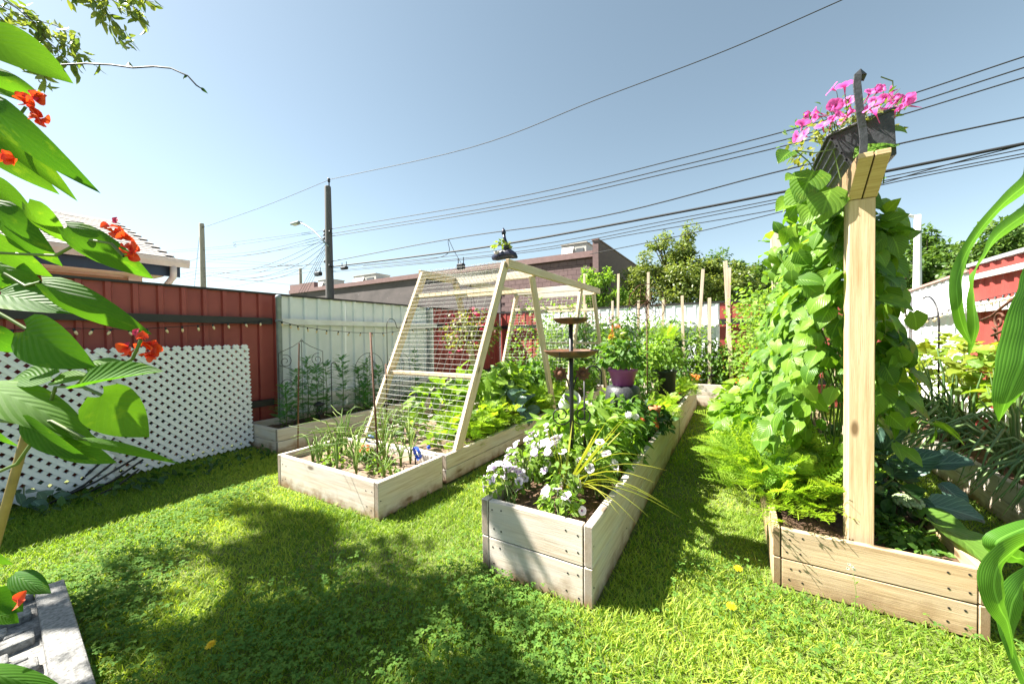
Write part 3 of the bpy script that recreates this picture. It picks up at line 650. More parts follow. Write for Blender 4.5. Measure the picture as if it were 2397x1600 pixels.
for sg in(-1,1):
    c=bbx+e1*(.062*sg)+V(0,0,.42);sp=spiral(c,e1*sg,e2,.062,1.6,math.pi,36,1)
    MB().tube(sp,.004,6,False).build('scroll',m_black,bb,True)
    a=bbx+V(0,0,.50);st=[a,a+e1*(.012*sg)+V(0,0,.08),a+e1*(.035*sg)+V(0,0,.16),a+e1*(.065*sg)+V(0,0,.19)]
    MB().tube(st,.004,6,False).build('stem',m_black,bb,True)
    fc=bbx+e1*(.066*sg)+V(0,0,.665)-AF*.01
    fl_=MB();
    for k in range(9):
        q=2*math.pi*k/9;d=math.cos(q)*e1+math.sin(q)*e2;n_2=np.cross(d,AF)
        fl_.add([fc+d*.014-n_2*.006,fc+d*.030-n_2*.012-AF*.004,fc+d*.048,fc+d*.030+n_2*.012-AF*.004,fc+d*.014+n_2*.006],[(0,1,2,3,4)])
    pf=fl_.build('metal_flower',m_rust,bb);bm2=bmesh.new();bmesh.ops.create_icosphere(bm2,subdivisions=2,radius=.017);me=bpy.data.meshes.new('flower_eye');bm2.to_mesh(me);bm2.free();me.shade_smooth()
    link('flower_eye',me,m_rust,pf,Matrix.Translation(fc-AF*.006))
for k in range(3):
    q=k*2.094+.5;d=V(math.cos(q),math.sin(q),0);MB().tube([V(-.82,2.04,1.06)+d*.02,V(-.82,2.04,1.045)+d*.13,V(-.82,2.04,1.05)+d*.15,V(-.82,2.04,1.105)+d*.158],.003,5,False).build('bracket',m_black,bb,True)
# black hooked rod behind the bird bath
hk=atx(1395,850,-.75);q=aty(1368,905,hk[1])
rr=root('plant_hook',(q[0],q[1],.31),'black double-hooked plant rod standing behind the bird bath','plant hook')
MB().tube([V(q[0],q[1],.28),V(q[0],q[1],.95)],.006,6).build('rod',m_black,rr,True)
pts=[V(q[0],q[1],.92)]+[V(q[0],q[1],.95)+e1*(.055-.055*math.cos(t))+V(0,0,.05*math.sin(t)) for t in np.linspace(.1,math.pi,12)]+[V(q[0],q[1],.88)+e1*.11]
MB().tube(pts,.005,6).build('hook',m_black,rr,True)
# ================================================================ pots
def pot(name,label,c,rt,rb,h,mat,rim=.018,thick=.008,cat='pot'):
    r=root(name,c,label,cat)
    MB().lathe([(0,0),(rb,0),(rt*.97,h-.03),(rt,h-.028),(rt+rim*.4,h-.026),(rt+rim*.5,h),(rt-thick,h),(rt-thick*1.5,h-.03),(rb,.02),(0,.02)],c,28).build('shell',mat,r,True)
    MB().lathe([(0,h-.035),(rt-thick*1.4,h-.035)],c,20).build('soil',m_soil,r)
    return r
m_purple=pm('purple_plastic',(.33,.075,.31),(.28,.06,.27),12,.4,.05)
m_terra=pm('terracotta',(.55,.20,.09),(.45,.155,.07),16,.8,.2)
pc=atx(1458,901,-.82)
dm=root('upturned_pot',(pc[0],pc[1],.31),'large black plastic pot turned upside down under the purple pot','pot')
MB().lathe([(.165,0),(.16,.02),(.152,.22),(.148,.36),(.135,pc[2]-.325),(.11,pc[2]-.312),(0,pc[2]-.310)],(pc[0],pc[1],.31),28).build('shell',m_blackp,dm,True)
PP=V(pc[0],pc[1],pc[2]+.001);pot('purple_pot','purple plastic pot of leafy basil and orange plumes on a black pot',PP,.118,.085,.145,m_purple)
bpos=aty(1546,905,6.0)
m_dk=pm('dark_green_plastic',(.012,.022,.02),None,10,.5)
K2=V(-.72,4.95,.0);k2t=aty(1556,866,4.95);K2=V(k2t[0],4.95,.31);pot('dark_pot','dark green pot under a bushy plant between spinner and tomato stakes',K2,.135,.11,max(.2,k2t[2]-.31),m_dk)
k3=aty(1562,815,6.3);K3=V(k3[0],6.3,k3[2]-.06)
st_=root('pot_stand',(K3[0],K3[1],.31),'thin dark post holding a small purple pot above the tomatoes','stand')
MB().tube([V(K3[0],K3[1],.28),V(K3[0],K3[1],K3[2]-.012)],.03,8).build('post',m_black,st_);MB().lathe([(0,0),(.08,0),(.08,.01),(0,.01)],(K3[0],K3[1],K3[2]-.012),16).build('plate',m_black,st_)
pot('purple_pot','small purple pot with a mop of grassy leaves near the far tomatoes',K3,.13,.10,.17,m_purple)
tp=gz(1533,1006,.32);TP=V(tp[0],tp[1],.31);th=atx(1527,955,tp[0])[2]-.31
rt_=root('terracotta_pot',TP,'tall narrow terracotta chimney pot leaning near the plank edge','pot')
MB().lathe([(0,0),(.062,0),(.058,th*.3),(.043,th*.72),(.043,th*.76),(.050,th*.78),(.056,th),(.050,th),(.042,th*.8),(.04,.02),(0,.02)],TP,24).build('shell',m_terra,rt_,True)
wb=aty(1327,935,2.35);bk=root('white_bucket',wb,'small white plastic bucket lying among leaves behind the bird bath','bucket')
mb=MB();cw=V(wb[0],2.38,wb[2]-.02);ax_=nrm(V(.55,-.5,.5))
P_=[cw+ax_*t for t in np.linspace(-.07,.07,5)];mb.tube(P_,[.048,.052,.056,.058,.060],18,False);mb.tube([cw-ax_*.071,cw-ax_*.07],[.001,.048],18,False);mb.build('shell',m_whitep,bk,True)
MB().tube([cw-ax_*.02+V(0,0,-.04),V(cw[0],2.38,.30)],.004,5).build('stick',m_black,bk)
# ================================================================ wind spinner
hb=atx(1514,708,-.80)
ws=root('wind_spinner',(hb[0],hb[1],.31),'rusty wind spinner of interlaced metal hoops on a thin rod','wind spinner')
MB().tube([V(hb[0],hb[1],.26),V(hb[0],hb[1],.9),V(hb[0],hb[1],hb[2])],.006,6).build('rod',m_rust,ws,True)
for k in range(9):
    a=2*math.pi*k/9;c=hb+e1*(.098*math.cos(a))+e2*(.098*math.sin(a))-AF*.02
    c2=[c+.10*(math.cos(t)*e1+math.sin(t)*e2)+AF*.02*math.sin(t+a) for t in np.linspace(0,2*math.pi*.86,28)+a-.6]
    MB().tube(c2,.0036,5,False).build('hoop',m_rust,ws,True)
MB().lathe([(0,-.016),(.012,-.012),(.016,0),(.012,.012),(0,.016)],hb-AF*.03,12).build('hub',m_rust,ws,True)
# ================================================================ tomato stakes
lab='weathered wooden stake standing among the tomato plants at the garden end'
for (x0,y0,x1,y1,Y,w_) in ((1448,641,1446,790,7.2,.045),(1434,704,1434,790,7.3,.045),(1518,637,1516,800,7.2,.045),(1495,703,1494,800,7.3,.045),(1553,702,1551,790,7.25,.045),(1597,692,1600,835,6.95,.045),(1646,630,1635,800,7.1,.05),(1661,697,1661,880,6.95,.05),(1698,611,1712,880,6.95,.06),(1708,627,1703,800,7.15,.05),(1372,712,1372,770,7.3,.04),(1368,640,1368,770,7.35,.045)):
    a=aty(x0,y0,Y);b=aty(x1,y1,Y);d=(b-a)/(b[2]-a[2]);bt=a+d*(.29-a[2])
    o=plank(None,bt,a,w_,.022,m_wstake,up=(0,1,0),name='wooden_stake');tag(o,lab,'stake','tomato stakes at the garden end')
# ================================================================ rods and hooks near the garlic
def rod(p,r,mat,nm,label,cat,grp=None):
    o=MB().tube(p,r,6).build(nm,mat,None,True);tag(o,label,cat,grp)
a=aty(700,803,1.72);b=gz(697,1058,.15);rod([V(b[0],b[1],.12),V(*a)],.0065,m_rust,'rebar_stake','rusty steel rod at the left corner of the garlic box','stake')
b=gz(888,1120,.15);a=aty(867,778,b[1]+.05);rod([V(b[0],b[1],.1),V(*a)],.0075,m_rust,'rebar_stake','tall rusty steel rod leaning at the front corner of the garlic box','stake')
a=atx(903,851,-3.18);rod([V(-3.18,a[1],.12),V(*a)],.0085,m_rust,'rebar_stake','rusty steel rod beside the trellis left leg','stake')
def shook(x,pt,pb,label,w=.10,r=.005,sg=1):
    t=atx(*pt,x);y=t[1];zt_=t[2]
    o=root('shepherd_hook',(x,y,.19),label,'plant hook')
    pts=[V(x,y,.12),V(x,y,zt_-w*.6)]+[V(x,y+sg*(w/2-w/2*math.cos(q)),zt_-w*.6+w*.6*math.sin(q)) for q in np.linspace(.15,math.pi*.92,12)]
    pts+= [V(x,y+sg*w*1.12,zt_-w*.8),V(x,y+sg*w*1.35,zt_-w*.85),V(x,y+sg*w*1.45,zt_-w*.6)]
    MB().tube(pts,r,6).build('rod',m_black,o,True)
shook(-4.3,(905,745),None,'tall black shepherd hook standing by the white fence panels',.17)
shook(-4.35,(775,848),None,'short black shepherd hook among the cosmos plants',.07)
# ================================================================ scroll trellises
def scroll_trellis(x,y,w,h,label,kind=0):
    r=root('scroll_trellis',(x,y,.19),label,'garden trellis','scroll trellises in the fence bed')
    e1_,e2_=V(0,1,0),V(0,0,1);o=V(x,y,.15);mb=MB();R_=.0035
    def P(a,b): return o+e1_*a*w+e2_*b*h
    parts=[]
    if kind==0:
        arch=[P(-.5,0),P(-.5,.5),P(-.5,.72)]+[o+e1_*(-.5*w*math.cos(t))+e2_*(.72*h+.5*w*math.sin(t)) for t in np.linspace(0,math.pi,17)][1:]+[P(.5,.5),P(.5,0)]
        parts+=[('frame',arch),('bar',[P(0,0),P(0,.72+.5*w/h)])]
        for s in(-1,1):
            parts+=[('scroll',spiral(P(.2*s,.58),e1_*s,e2_,.16*w,1.5,math.pi*.9)),('scroll',spiral(P(.14*s,.80),e1_*s,e2_,.10*w,1.5,-math.pi*.3)),
             ('scroll',[P(.0,.98),P(.12*s,.88),P(.24*s,.76),P(.2*s,.66),P(.05*s,.60)]),('scroll',spiral(P(.25*s,.12),e1_*s,e2_,.18*w,1.5,math.pi*.5)),('scroll',[P(.42*s,.5),P(.2*s,.47),P(.12*s,.36),P(.3*s,.28),P(.45*s,.2)])]
    else:
        parts+=[('bar',[P(0,0),P(0,1)]),('frame',[P(-.05,.98),P(0,1.02),P(.05,.98)])]
        for s in(-1,1):
            parts+=[('scroll',[P(0,1),P(.2*s,.93),P(.5*s,.86)]),('scroll',spiral(P(.36*s,.76),e1_*s,e2_,.15*w,1.5,math.pi*.4)),('scroll',[P(.5*s,.72),P(.2*s,.66),P(.02*s,.58),P(.3*s,.50),P(.5*s,.46)]),
             ('scroll',spiral(P(.32*s,.48),e1_*s,e2_,.16*w,1.5,-math.pi*.3)),('scroll',[P(0,.46),P(.3*s,.40),P(.5*s,.33)]),('scroll',spiral(P(.3*s,.12),e1_*s,e2_,.18*w,1.5,math.pi*.5)),('scroll',[P(.5*s,.86),P(.5*s,.3),P(.5*s,0)])]
    for nm,p in parts: MB().tube(p,R_,5,False).build(nm,m_black,r,True)
scroll_trellis(-4.62,2.62,.55,1.02,'pointed black scroll trellis beside the grey fence post',1)
scroll_trellis(-4.62,3.62,.50,.80,'round-topped black scroll trellis behind the tallest cosmos')
scroll_trellis(-4.62,4.18,.46,.80,'round-topped black scroll trellis beside the tall shepherd hook')
scroll_trellis(-4.62,5.05,.50,.80,'black scroll trellis seen through the wire mesh',1)
# ================================================================ lanterns
def lantern(p,label,s=1.):
    r=root('solar_lantern',p,label,'lantern','solar stake lanterns')
    MB().lathe([(0,.205*s),(.018*s,.20*s),(.03*s,.19*s),(.066*s,.175*s),(.07*s,.165*s),(.05*s,.155*s),(.04*s,.15*s)],p,12).build('cap',m_black,r,True)
    mb=MB()
    for k in range(6):
        q=math.pi*k/3;d=V(math.cos(q),math.sin(q),0);t=V(math.cos(q+1),math.sin(q+1),0)
        mb.tube([p+d*.045*s+V(0,0,.155*s),p+t*.036*s+V(0,0,.05*s)],.003*s,4,False);mb.tube([p+t*.045*s+V(0,0,.155*s),p+d*.036*s+V(0,0,.05*s)],.003*s,4,False)
    mb.build('cage',m_black,r);MB().lathe([(.0,.045*s),(.038*s,.05*s),(.036*s,.055*s),(0,.06*s)],p,12).build('base',m_black,r)
    MB().tube([p+V(0,0,.05*s),p+V(0,0,-.10)],.008*s,6).build('stake',m_black,r)
q=gz(727,1000,.22);lantern(V(-4.28,2.62,.24),'black solar lantern among low leaves in the fence bed')
lantern(V(-4.3,4.35,.26),'black solar lantern beside the tall shepherd hook')
q=aty(1665,872,6.95);lantern(V(q[0],6.95,.36),'black solar lantern between the marigolds on the end bed',.9)
q=aty(1747,880,6.98);lantern(V(q[0],6.98,.36),'black solar lantern beside the leafy pea screen on the end bed',.9)
# ================================================================ string lights
bmesh_b=MB().lathe([(0,-.055),(.006,-.052),(.011,-.04),(.012,-.03),(.008,-.016)],(0,0,0),8).mesh('bulb',True);bmesh_b.materials.append(m_bulb)
sock=MB().lathe([(.0085,-.018),(.0085,0),(.004,.008),(0,.01)],(0,0,0),8).mesh('socket',True);sock.materials.append(m_black)
def string(pts,label,n,rot=(0,0)):
    P=np.array(pts);r=root('string_lights',P[0],label,'string lights','strings of small bulbs on the fences')
    t=np.linspace(0,len(P)-1,50);Q=np.stack([np.interp(t,range(len(P)),P[:,i]) for i in range(3)],1)
    MB().tube(Q,.0035,5,False).build('cord',m_black,r,True)
    for k in range(n):
        u=(k+.5)/n*(len(Q)-1);i=int(u);p=Q[i]+(Q[min(i+1,len(Q)-1)]-Q[i])*(u-i)
        m=Matrix.Translation(p-V(0,0,.006))@Euler((random.uniform(-.5,.5),random.uniform(-.5,.5),0)).to_matrix().to_4x4()
        b=link('bulb',bmesh_b,m_bulb,r,m);link('socket',sock,m_black,b,m)
X0=FX+.11
string([atx(-60,768,X0),atx(40,772,X0),atx(180,768,X0),atx(300,771,X0),atx(420,764,X0),atx(520,757,X0),atx(628,751,X0)],'bulb string along the black rail of the red fence',17)
X1=FX+.19
string([atx(650,750,X1),atx(700,763,X1),atx(760,772,X1),atx(830,778,X1),atx(900,779,X1),atx(960,771,X1),atx(1040,764,X1)],'bulb string swagged across the white fence panels',16)
X2=RX-.12
string([atx(2116,736,X2),atx(2130,745,X2),atx(2160,748,X2),atx(2190,740,X2),atx(2240,715,X2),atx(2290,704,X2),atx(2350,690,X2),atx(2400,680,X2)],'bulb string hanging from the sunlit right fence rail',24)
# ================================================================ right-hand things by the fence
hp=atx(2190,690,1.75);r=root('arched_rod',(1.75,hp[1],.22),'black arched rod in front of the sunlit white fence','plant hook')
c0=atx(2198,760,1.75);pts=[V(1.75,c0[1],.15),V(1.75,c0[1],1.25)]
zt_=hp[2];pts+=[V(1.75,c0[1]+.28-.28*math.cos(t),1.25+(zt_-1.25)*math.sin(t)) for t in np.linspace(.1,math.pi*.6,14)]
MB().tube(pts,.008,7).build('rod',m_black,r,True)
# rusty scroll ornament
oc=atx(2338,752,1.9);r=root('metal_ornament',oc,'rusty scrolled metal ornament hanging on the red fence','ornament')
MB().tube(spiral(oc,V(0,-1,0),V(0,0,1),.075,1.3,.5),.009,6).build('scroll',m_rust,r,True)
MB().tube([oc+V(0,.25,.02),oc+V(0,.1,.05),oc+V(0,-.05,.12),oc+V(0,-.3,.22)],.010,6).build('bar',m_rust,r,True)
MB().tube([oc+V(0,.1,-.12),oc+V(0,-.05,-.08),oc+V(0,-.3,-.03)],.010,6).build('bar',m_rust,r,True)
MB().tube([oc+V(.02,.09,-.05),oc+V(.05,.09,-1.0),oc+V(.05,.09,-oc[2]+.15)],.012,6).build('post',m_rust,r,True)
MB().tube([oc+V(.0,.09,-.05),oc+V(0,.06,-.07)],.010,6).build('bracket',m_rust,r,True)
# ================================================================ concrete slab, loose black rods
S0=[gz(150,1352,.11),gz(228,1605,.11)];ed=S0[1]-S0[0];ed[2]=0;Le=np.linalg.norm(ed);ex=ed/Le;ey=V(ex[1],-ex[0],0);ey=ey if ey[0]<0 or ey[1]<0 else -ey
ey=nrm(V(-.35,-.9,0)) ;ey=nrm(ey-ex*(ey@ex))
sl_=root('concrete_slab',(S0[0]+S0[1])/2*V(1,1,0),'rough grey concrete slab with slots lying in the shaded lawn','slab')
def slabbox(u0,u1,v0,v1,z0,z1,nm='rib'):
    c=S0[0]*V(1,1,0)+ex*(u0+u1)/2*Le+ey*(v0+v1)/2;R=np.stack([ex,-ey if np.cross(ex,ey)[2]<0 else ey,V(0,0,1)],1)
    o=MB().box(c+V(0,0,(z0+z1)/2),((u1-u0)*Le,v1-v0,z1-z0),R).build(nm,m_conc,sl_);b=o.modifiers.new('b','BEVEL');b.width=.007;b.segments=2;return o
slabbox(0,1,0,.62,.0,.075,'base');slabbox(0,1,0,.085,.07,.11,'rim');slabbox(0,.045,.087,.62,.07,.109,'rim');slabbox(.955,1,.087,.62,.07,.109,'rim')
nu=8
for i in range(nu):
    u=.055+i*.895/nu
    slabbox(u,u+.07,.10 if i%2 else .16,.60,.07,.107)
    if i%2: slabbox(u+.078,u+.100,.20,.26,.07,.105,'stud')
    else: slabbox(u+.078,u+.100,.12,.17,.07,.105,'stud')
lr='thin black rod leaning on the white lattice'
for (a,b) in (((270,1078),(115,1180)),((335,1060),(90,1190)),((335,1075),(180,1165)),((232,1085),(140,1150)),((325,1098),(215,1165))):
    B=gz(*b);A=atx(*a,-4.36);o=MB().tube([B,(A+B)/2+V(.02,0,-.02),A],.008,6).build('black_rod',m_black,None,True);tag(o,lr,'rod','black rods leaning on the lattice')
# ================================================================ bean trellis post with planter
PX,PY=.485,2.215
bt_=root('bean_trellis',(PX,PY,.23),'tall fresh lumber post and beam trellis at the end of the newer bed','trellis')
plank(bt_,(PX,PY+.045,.10),(PX,PY+.045,1.785),.089,.089,m_wpost,up=(0,1,0),name='post')
q=aty(1815,540,4.9);PX2=q[0];
plank(bt_,(PX2+.06,4.9,.1),(PX2,4.9,q[2]),.089,.089,m_wold,up=(0,1,0),name='post')
for k,dx in enumerate((-.026,.026)):
    mb=MB();x0,x1=PX+dx-.0235,PX+dx+.0235;mb.prism([(PY-.17,1.925),(PY-.17,1.905),(PY+.0,1.787),(4.82,1.787),(4.82,1.925)],x0,x1,0)
    o=mb.build('beam',m_wpost,bt_);o.modifiers.new('b','BEVEL').width=.002
mb=MB()
for y in np.arange(2.4,4.9,.18): mb.tube([(PX,y,.25),(PX+random.uniform(-.02,.02),y+random.uniform(-.05,.05),1.0),(PX,y,1.8)],.002,4,False)
mb.build('twine',m_wstake,bt_,kind='stuff')
# black window box on the beam
wx=root('window_box',(PX,2.6,1.93),'black plastic window box of pink petunias on top of the bean trellis beam','planter')
def wbx(y,s=1.): 
    t=math.radians(14);c,sn=math.cos(t),math.sin(t);pts=[(-.11,.19),(.11,.19),(.072,.0),(-.072,.0)];return [(PX+.035+c*a-sn*b,y,1.93+sn*a+c*b+.0) for a,b in pts]
y0,y1=2.2,2.9;A=wbx(y0);B=wbx(y1);IA=[tuple(np.array(A[i])+ (V(*wbx(y0)[i])-V(PX+.035,y0,2.03))*-.06) for i in range(4)];IB=[tuple(np.array(B[i])+(V(*B[i])-V(PX+.035,y1,2.03))*-.06) for i in range(4)]
mb=MB();mb.add(A+B,[(3,2,1,0),(4,5,6,7),(1,2,6,5),(2,3,7,6),(3,0,4,7)])
IA=[(a,b+.012,c) for a,b,c in IA];IB=[(a,b-.012,c) for a,b,c in IB];mb.add(IA+IB,[(0,1,2,3),(7,6,5,4),(5,6,2,1),(6,7,3,2),(7,4,0,3)]);mb.build('shell',m_blackp,wx)
for k in range(4):
    f=.12+.2*k;a=np.array(A[0])*(1-f)+np.array(A[3])*f;b=np.array(B[0])*(1-f)+np.array(B[3])*f;MB().tube([a,b],.007,5).build('rib',m_blackp,wx)
for P_,Q_ in((A[0],B[0]),(A[1],B[1]),(A[0],A[1]),(B[0],B[1])): MB().tube([P_,Q_],.008,6).build('rim',m_blackp,wx,True)
so=[tuple(np.array(A[0])*.88+np.array(A[3])*.12),tuple(np.array(A[1])*.88+np.array(A[2])*.12),tuple(np.array(B[1])*.88+np.array(B[2])*.12),tuple(np.array(B[0])*.88+np.array(B[3])*.12)]
MB().add(so,[(0,1,2,3)]).build('soil',m_soil,wx)
hkp=[aty(a,b,Y) for a,b,Y in((2020,362,2.07),(2022,330,2.07),(2019,300,2.07),(2013,262,2.06),(2009,225,2.06),(2006,195,2.06),(2008,175,2.06),(2016,168,2.07),(2020,178,2.09),(2014,188,2.10))]
mb=MB();Q=np.array(hkp);tan=np.gradient(Q,axis=0);vs=[];fs=[]
for i in range(len(Q)):
    t=nrm(tan[i]);s=nrm(np.cross(t,V(0,1,0)));y=V(0,1,0)
    for a,b in((-1,-1),(1,-1),(1,1),(-1,1)): vs.append(Q[i]+s*.0125*a+y*.004*b)
fs=[(4*i+k,4*i+(k+1)%4,4*i+4+(k+1)%4,4*i+4+k) for i in range(len(Q)-1) for k in range(4)]+[(3,2,1,0),tuple(4*(len(Q)-1)+k for k in range(4))]
mb.add(vs,fs);o=mb.build('bracket',m_blackp,wx);o.modifiers.new('b','BEVEL').width=.003
# ================================================================ plant builders
lm_bean=leafm('bean_leaf',(.045,.125,.012),(.17,.30,.032),trf=.42,vein=.3,blotch=.3)
lm_beanS=leafm('runner_bean_leaf',(.035,.12,.010),(.095,.21,.018),trf=.45,vein=.045,blotch=.5,vb=0,rough=.6,spec=.2)
lm_lime=leafm('lime_leaf',(.09,.19,.022),(.22,.34,.045),trf=.4,vein=.2)
lm_mid=leafm('mid_green_leaf',(.04,.11,.016),(.12,.23,.03),trf=.38,vein=.2)
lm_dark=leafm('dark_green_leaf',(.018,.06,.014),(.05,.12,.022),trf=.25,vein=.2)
lm_fern=leafm('feathery_leaf',(.15,.29,.03),(.36,.48,.06),trf=.45,vein=0)
lm_cosmos=leafm('cosmos_leaf',(.05,.18,.045),(.10,.27,.06),trf=.35,vein=0)
lm_onion=leafm('onion_leaf',(.09,.18,.07),(.22,.32,.12),trf=.2,vein=0,rough=.38)
lm_garlic=leafm('garlic_leaf',(.13,.24,.05),(.31,.39,.11),trf=.25,vein=0,rough=.45)
lm_broc=leafm('blue_green_leaf',(.045,.10,.075),(.10,.17,.12),trf=.15,vein=.55,rough=.38)
lm_corn=leafm('corn_leaf',(.045,.14,.014),(.085,.21,.022),trf=.42,vein=0,rough=.5,spec=.25,stripe=.55,blotch=.3)
lm_spike=leafm('spike_leaf',(.22,.26,.03),(.42,.40,.09),trf=.3,vein=0)
lm_tree=leafm('tree_leaf',(.05,.11,.022),(.13,.21,.04),trf=.35,vein=0)
lm_tree2=leafm('ash_tree_leaf',(.09,.15,.035),(.23,.26,.07),trf=.35,vein=0)
lm_yel=leafm('yellow_green_leaf',(.12,.20,.02),(.27,.31,.04),trf=.4,vein=0)
lm_fuch=leafm('fuchsia_leaf',(.09,.13,.03),(.24,.24,.06),trf=.4,vein=0)
m_stem=pm('green_stem',(.12,.18,.04),(.08,.13,.03),20,.6);m_stemy=pm('dry_stem',(.34,.25,.10),(.22,.16,.06),20,.7)
m_wpet=flowerm('white_petunia',(.80,.73,.79),(.20,.05,.16),.10,.24);m_lpet=flowerm('lavender_petunia',(.80,.69,.84),(.40,.20,.52),.10,.28);m_ppet=flowerm('pink_petunia',(.80,.13,.48),(.42,.03,.22),.10,.35,.4)
m_mari=flowerm('orange_marigold',(.85,.24,.02),(.62,.06,.01),.1,.6);m_marir=flowerm('rust_marigold',(.70,.12,.015),(.40,.02,.01),.1,.6);m_redbean=flowerm('scarlet_bean_flower',(.85,.085,.015),(.60,.03,.02),.1,.6,.35);m_dand=flowerm('dandelion_yellow',(.85,.60,.01),(.75,.42,.01),.1,.5);m_fus=flowerm('fuchsia_red',(.50,.03,.09),(.40,.02,.10),.1,.5);m_fpk=flowerm('pale_pink_bloom',(.75,.42,.45),(.6,.25,.3),.1,.5);m_wht=flowerm('tiny_white_bloom',(.78,.78,.70),(.5,.55,.2),.1,.4)
def frond(npair=9,l0=.34,droop=.35,sub=3):
    vs=[];fs=[];uv=[]
    def tri(a,b,c): k=len(vs);vs.extend([a,b,c]);fs.append((k,k+1,k+2));uv.extend([(.5,.2)]*3)
    def pt(t): return np.array([0,t*(1-.15*droop*t),-droop*t*t])
    for i in range(4):
        a,b=pt(i/4),pt((i+1)/4);w=.010;k=len(vs);vs.extend([a+[w,0,0],a-[w,0,0],b-[w*.7,0,0],b+[w*.7,0,0]]);fs.append((k,k+1,k+2,k+3));uv.extend([(.5,.2)]*4)
    for i in range(npair):
        t=.28+.7*i/npair;p=pt(t);l=l0*(1-.75*(i/npair)**1.3)
        for s in(-1,1):
            d=nrm(V(s,.55,random.uniform(-.15,.3)));e=p+d*l;tri(p+V(0,.018,0),p-V(0,.018,0),e)
            for q in range(sub):
                u=.35+.55*q/sub;b=p+d*l*u;ll=l*.42*(1-u*.5)
                for s2 in(-1,1):
                    dd=nrm(d+s2*nrm(np.cross(d,V(0,0,1)))*.9+V(0,0,random.uniform(-.2,.3)));tri(b+d*.022,b-d*.022,b+dd*ll)
    return np.array(vs),fs,np.array(uv)
random.seed(3);FR_C=frond(9,.34,.35,3);FR_N=frond(12,.22,.30,1);FR_S=frond(7,.30,.2,1)
LT={k:leaf_arrays(*a,**b) for k,a,b in(('heart',('heart',1,.85),dict(fold=.2,droop=.3,nl=4,nw=1)),('lance',('lance',1,.36),dict(fold=.3,droop=.25,nl=3,nw=1)),('oval',('oval',1,.6),dict(fold=.25,droop=.2,nl=3,nw=1)),('mini',('oval',1,.5),dict(fold=.2,droop=.1,nl=2,nw=1)),('lobed',('lobed',1,.7),dict(fold=.2,droop=.25,nl=9,nw=1)))}
OBJ={'heart':[leafmesh('heart',k,L=1.,W=.82+.06*k,fold=.28-.10*k,droop=.22+.12*k,nl=9,nw=3,wave=.015) for k in range(4)],
 'lance':[leafmesh('lance',k,L=1.,W=.36+.04*k,fold=.35,droop=.2+.13*k,nl=8,nw=2,wave=.03) for k in range(3)],
 'oval':[leafmesh('oval',k,L=1.,W=.58+.06*k,fold=.3,droop=.15+.15*k,nl=7,nw=2,wave=.04) for k in range(3)],
 'round':[leafmesh('round',k,L=1.,W=.95,fold=.35-.2*k,droop=.2+.2*k,nl=9,nw=3,wave=.07) for k in range(3)],
 'lobed':[leafmesh('lobed',k,L=1.,W=.75,fold=.25,droop=.25+.1*k,nl=14,nw=3,wave=.05) for k in range(3)]}
def scatter(c,rad,m,shell=.5,top=-.3):
    c=np.asarray(c,float);rad=np.asarray(rad,float);v=rdir(m*2);v=v[v[:,2]>top][:m]
    while len(v)<m: v=np.vstack([v,rdir(m)]);v=v[v[:,2]>top][:m]
    r=shell+(1-shell)*RG.random(m)**.6;return c+v*rad*r[:,None],v
def orient(v,up=.7,out=.6,jit=.4,droop=.35):
    m=len(v);n=v*out+np.array([0,0,up])+RG.normal(size=(m,3))*jit;d=v*np.array([1,1,.3])+RG.normal(size=(m,3))*.55;d[:,2]-=droop
    n/=np.linalg.norm(n,axis=1,keepdims=True);return d,n
def leaves_obj(parent,shape,P,d,n,s,mat,name='leaf'):
    ms=OBJ[shape]
    for i in range(len(P)):
        link(name,ms[random.randrange(len(ms))],mat,parent,Mt(P[i],d[i],n[i],float(s[i])))
def foliage(parent,T,P,d,n,s,mat,name='foliage',kind='stuff'):
    return bulk(name,T,(frames(d,n,s),P),mat,parent,kind)
def stems(parent,base,tips,r=.004,mat=None,name='stems',bend=.0):
    mb=MB()
    for t in tips:
        b=np.asarray(base,float)+RG.normal(size=3)*np.array([.02,.02,0]);m_=(b+t)/2+RG.normal(size=3)*.04;m_[2]+=.03;mb.tube([b,m_,t],[r,r*.8,r*.5],4,False)
    return mb.build(name,mat or m_stem,parent,True,kind='stuff')
def clump(name,label,cat,base,c,rad,shape,s0,s1,mat,n_obj=0,n_bulk=200,group=None,shell=.45,droop=.35,up=.7,T=None,out=.6,nstem=10,top=-.5,parent=None,jit=.4):
    r=parent or root(name,base,label,cat,group)
    if n_obj:
        P,v=scatter(c,rad,n_obj,max(shell,.7),top);d,n=orient(v,up,out,jit,droop);leaves_obj(r,shape,P,d,n,RG.uniform(s0,s1,n_obj),mat)
    if n_bulk:
        P,v=scatter(c,rad,n_bulk,shell,top);d,n=orient(v,up,out,jit,droop);foliage(r,T or LT.get(shape,LT['oval']),P,d,n,RG.uniform(s0,s1,n_bulk),mat)
    if nstem:
        P,_=scatter(c,np.asarray(rad)*.8,nstem,.6,0);stems(r,base,P)
    return r
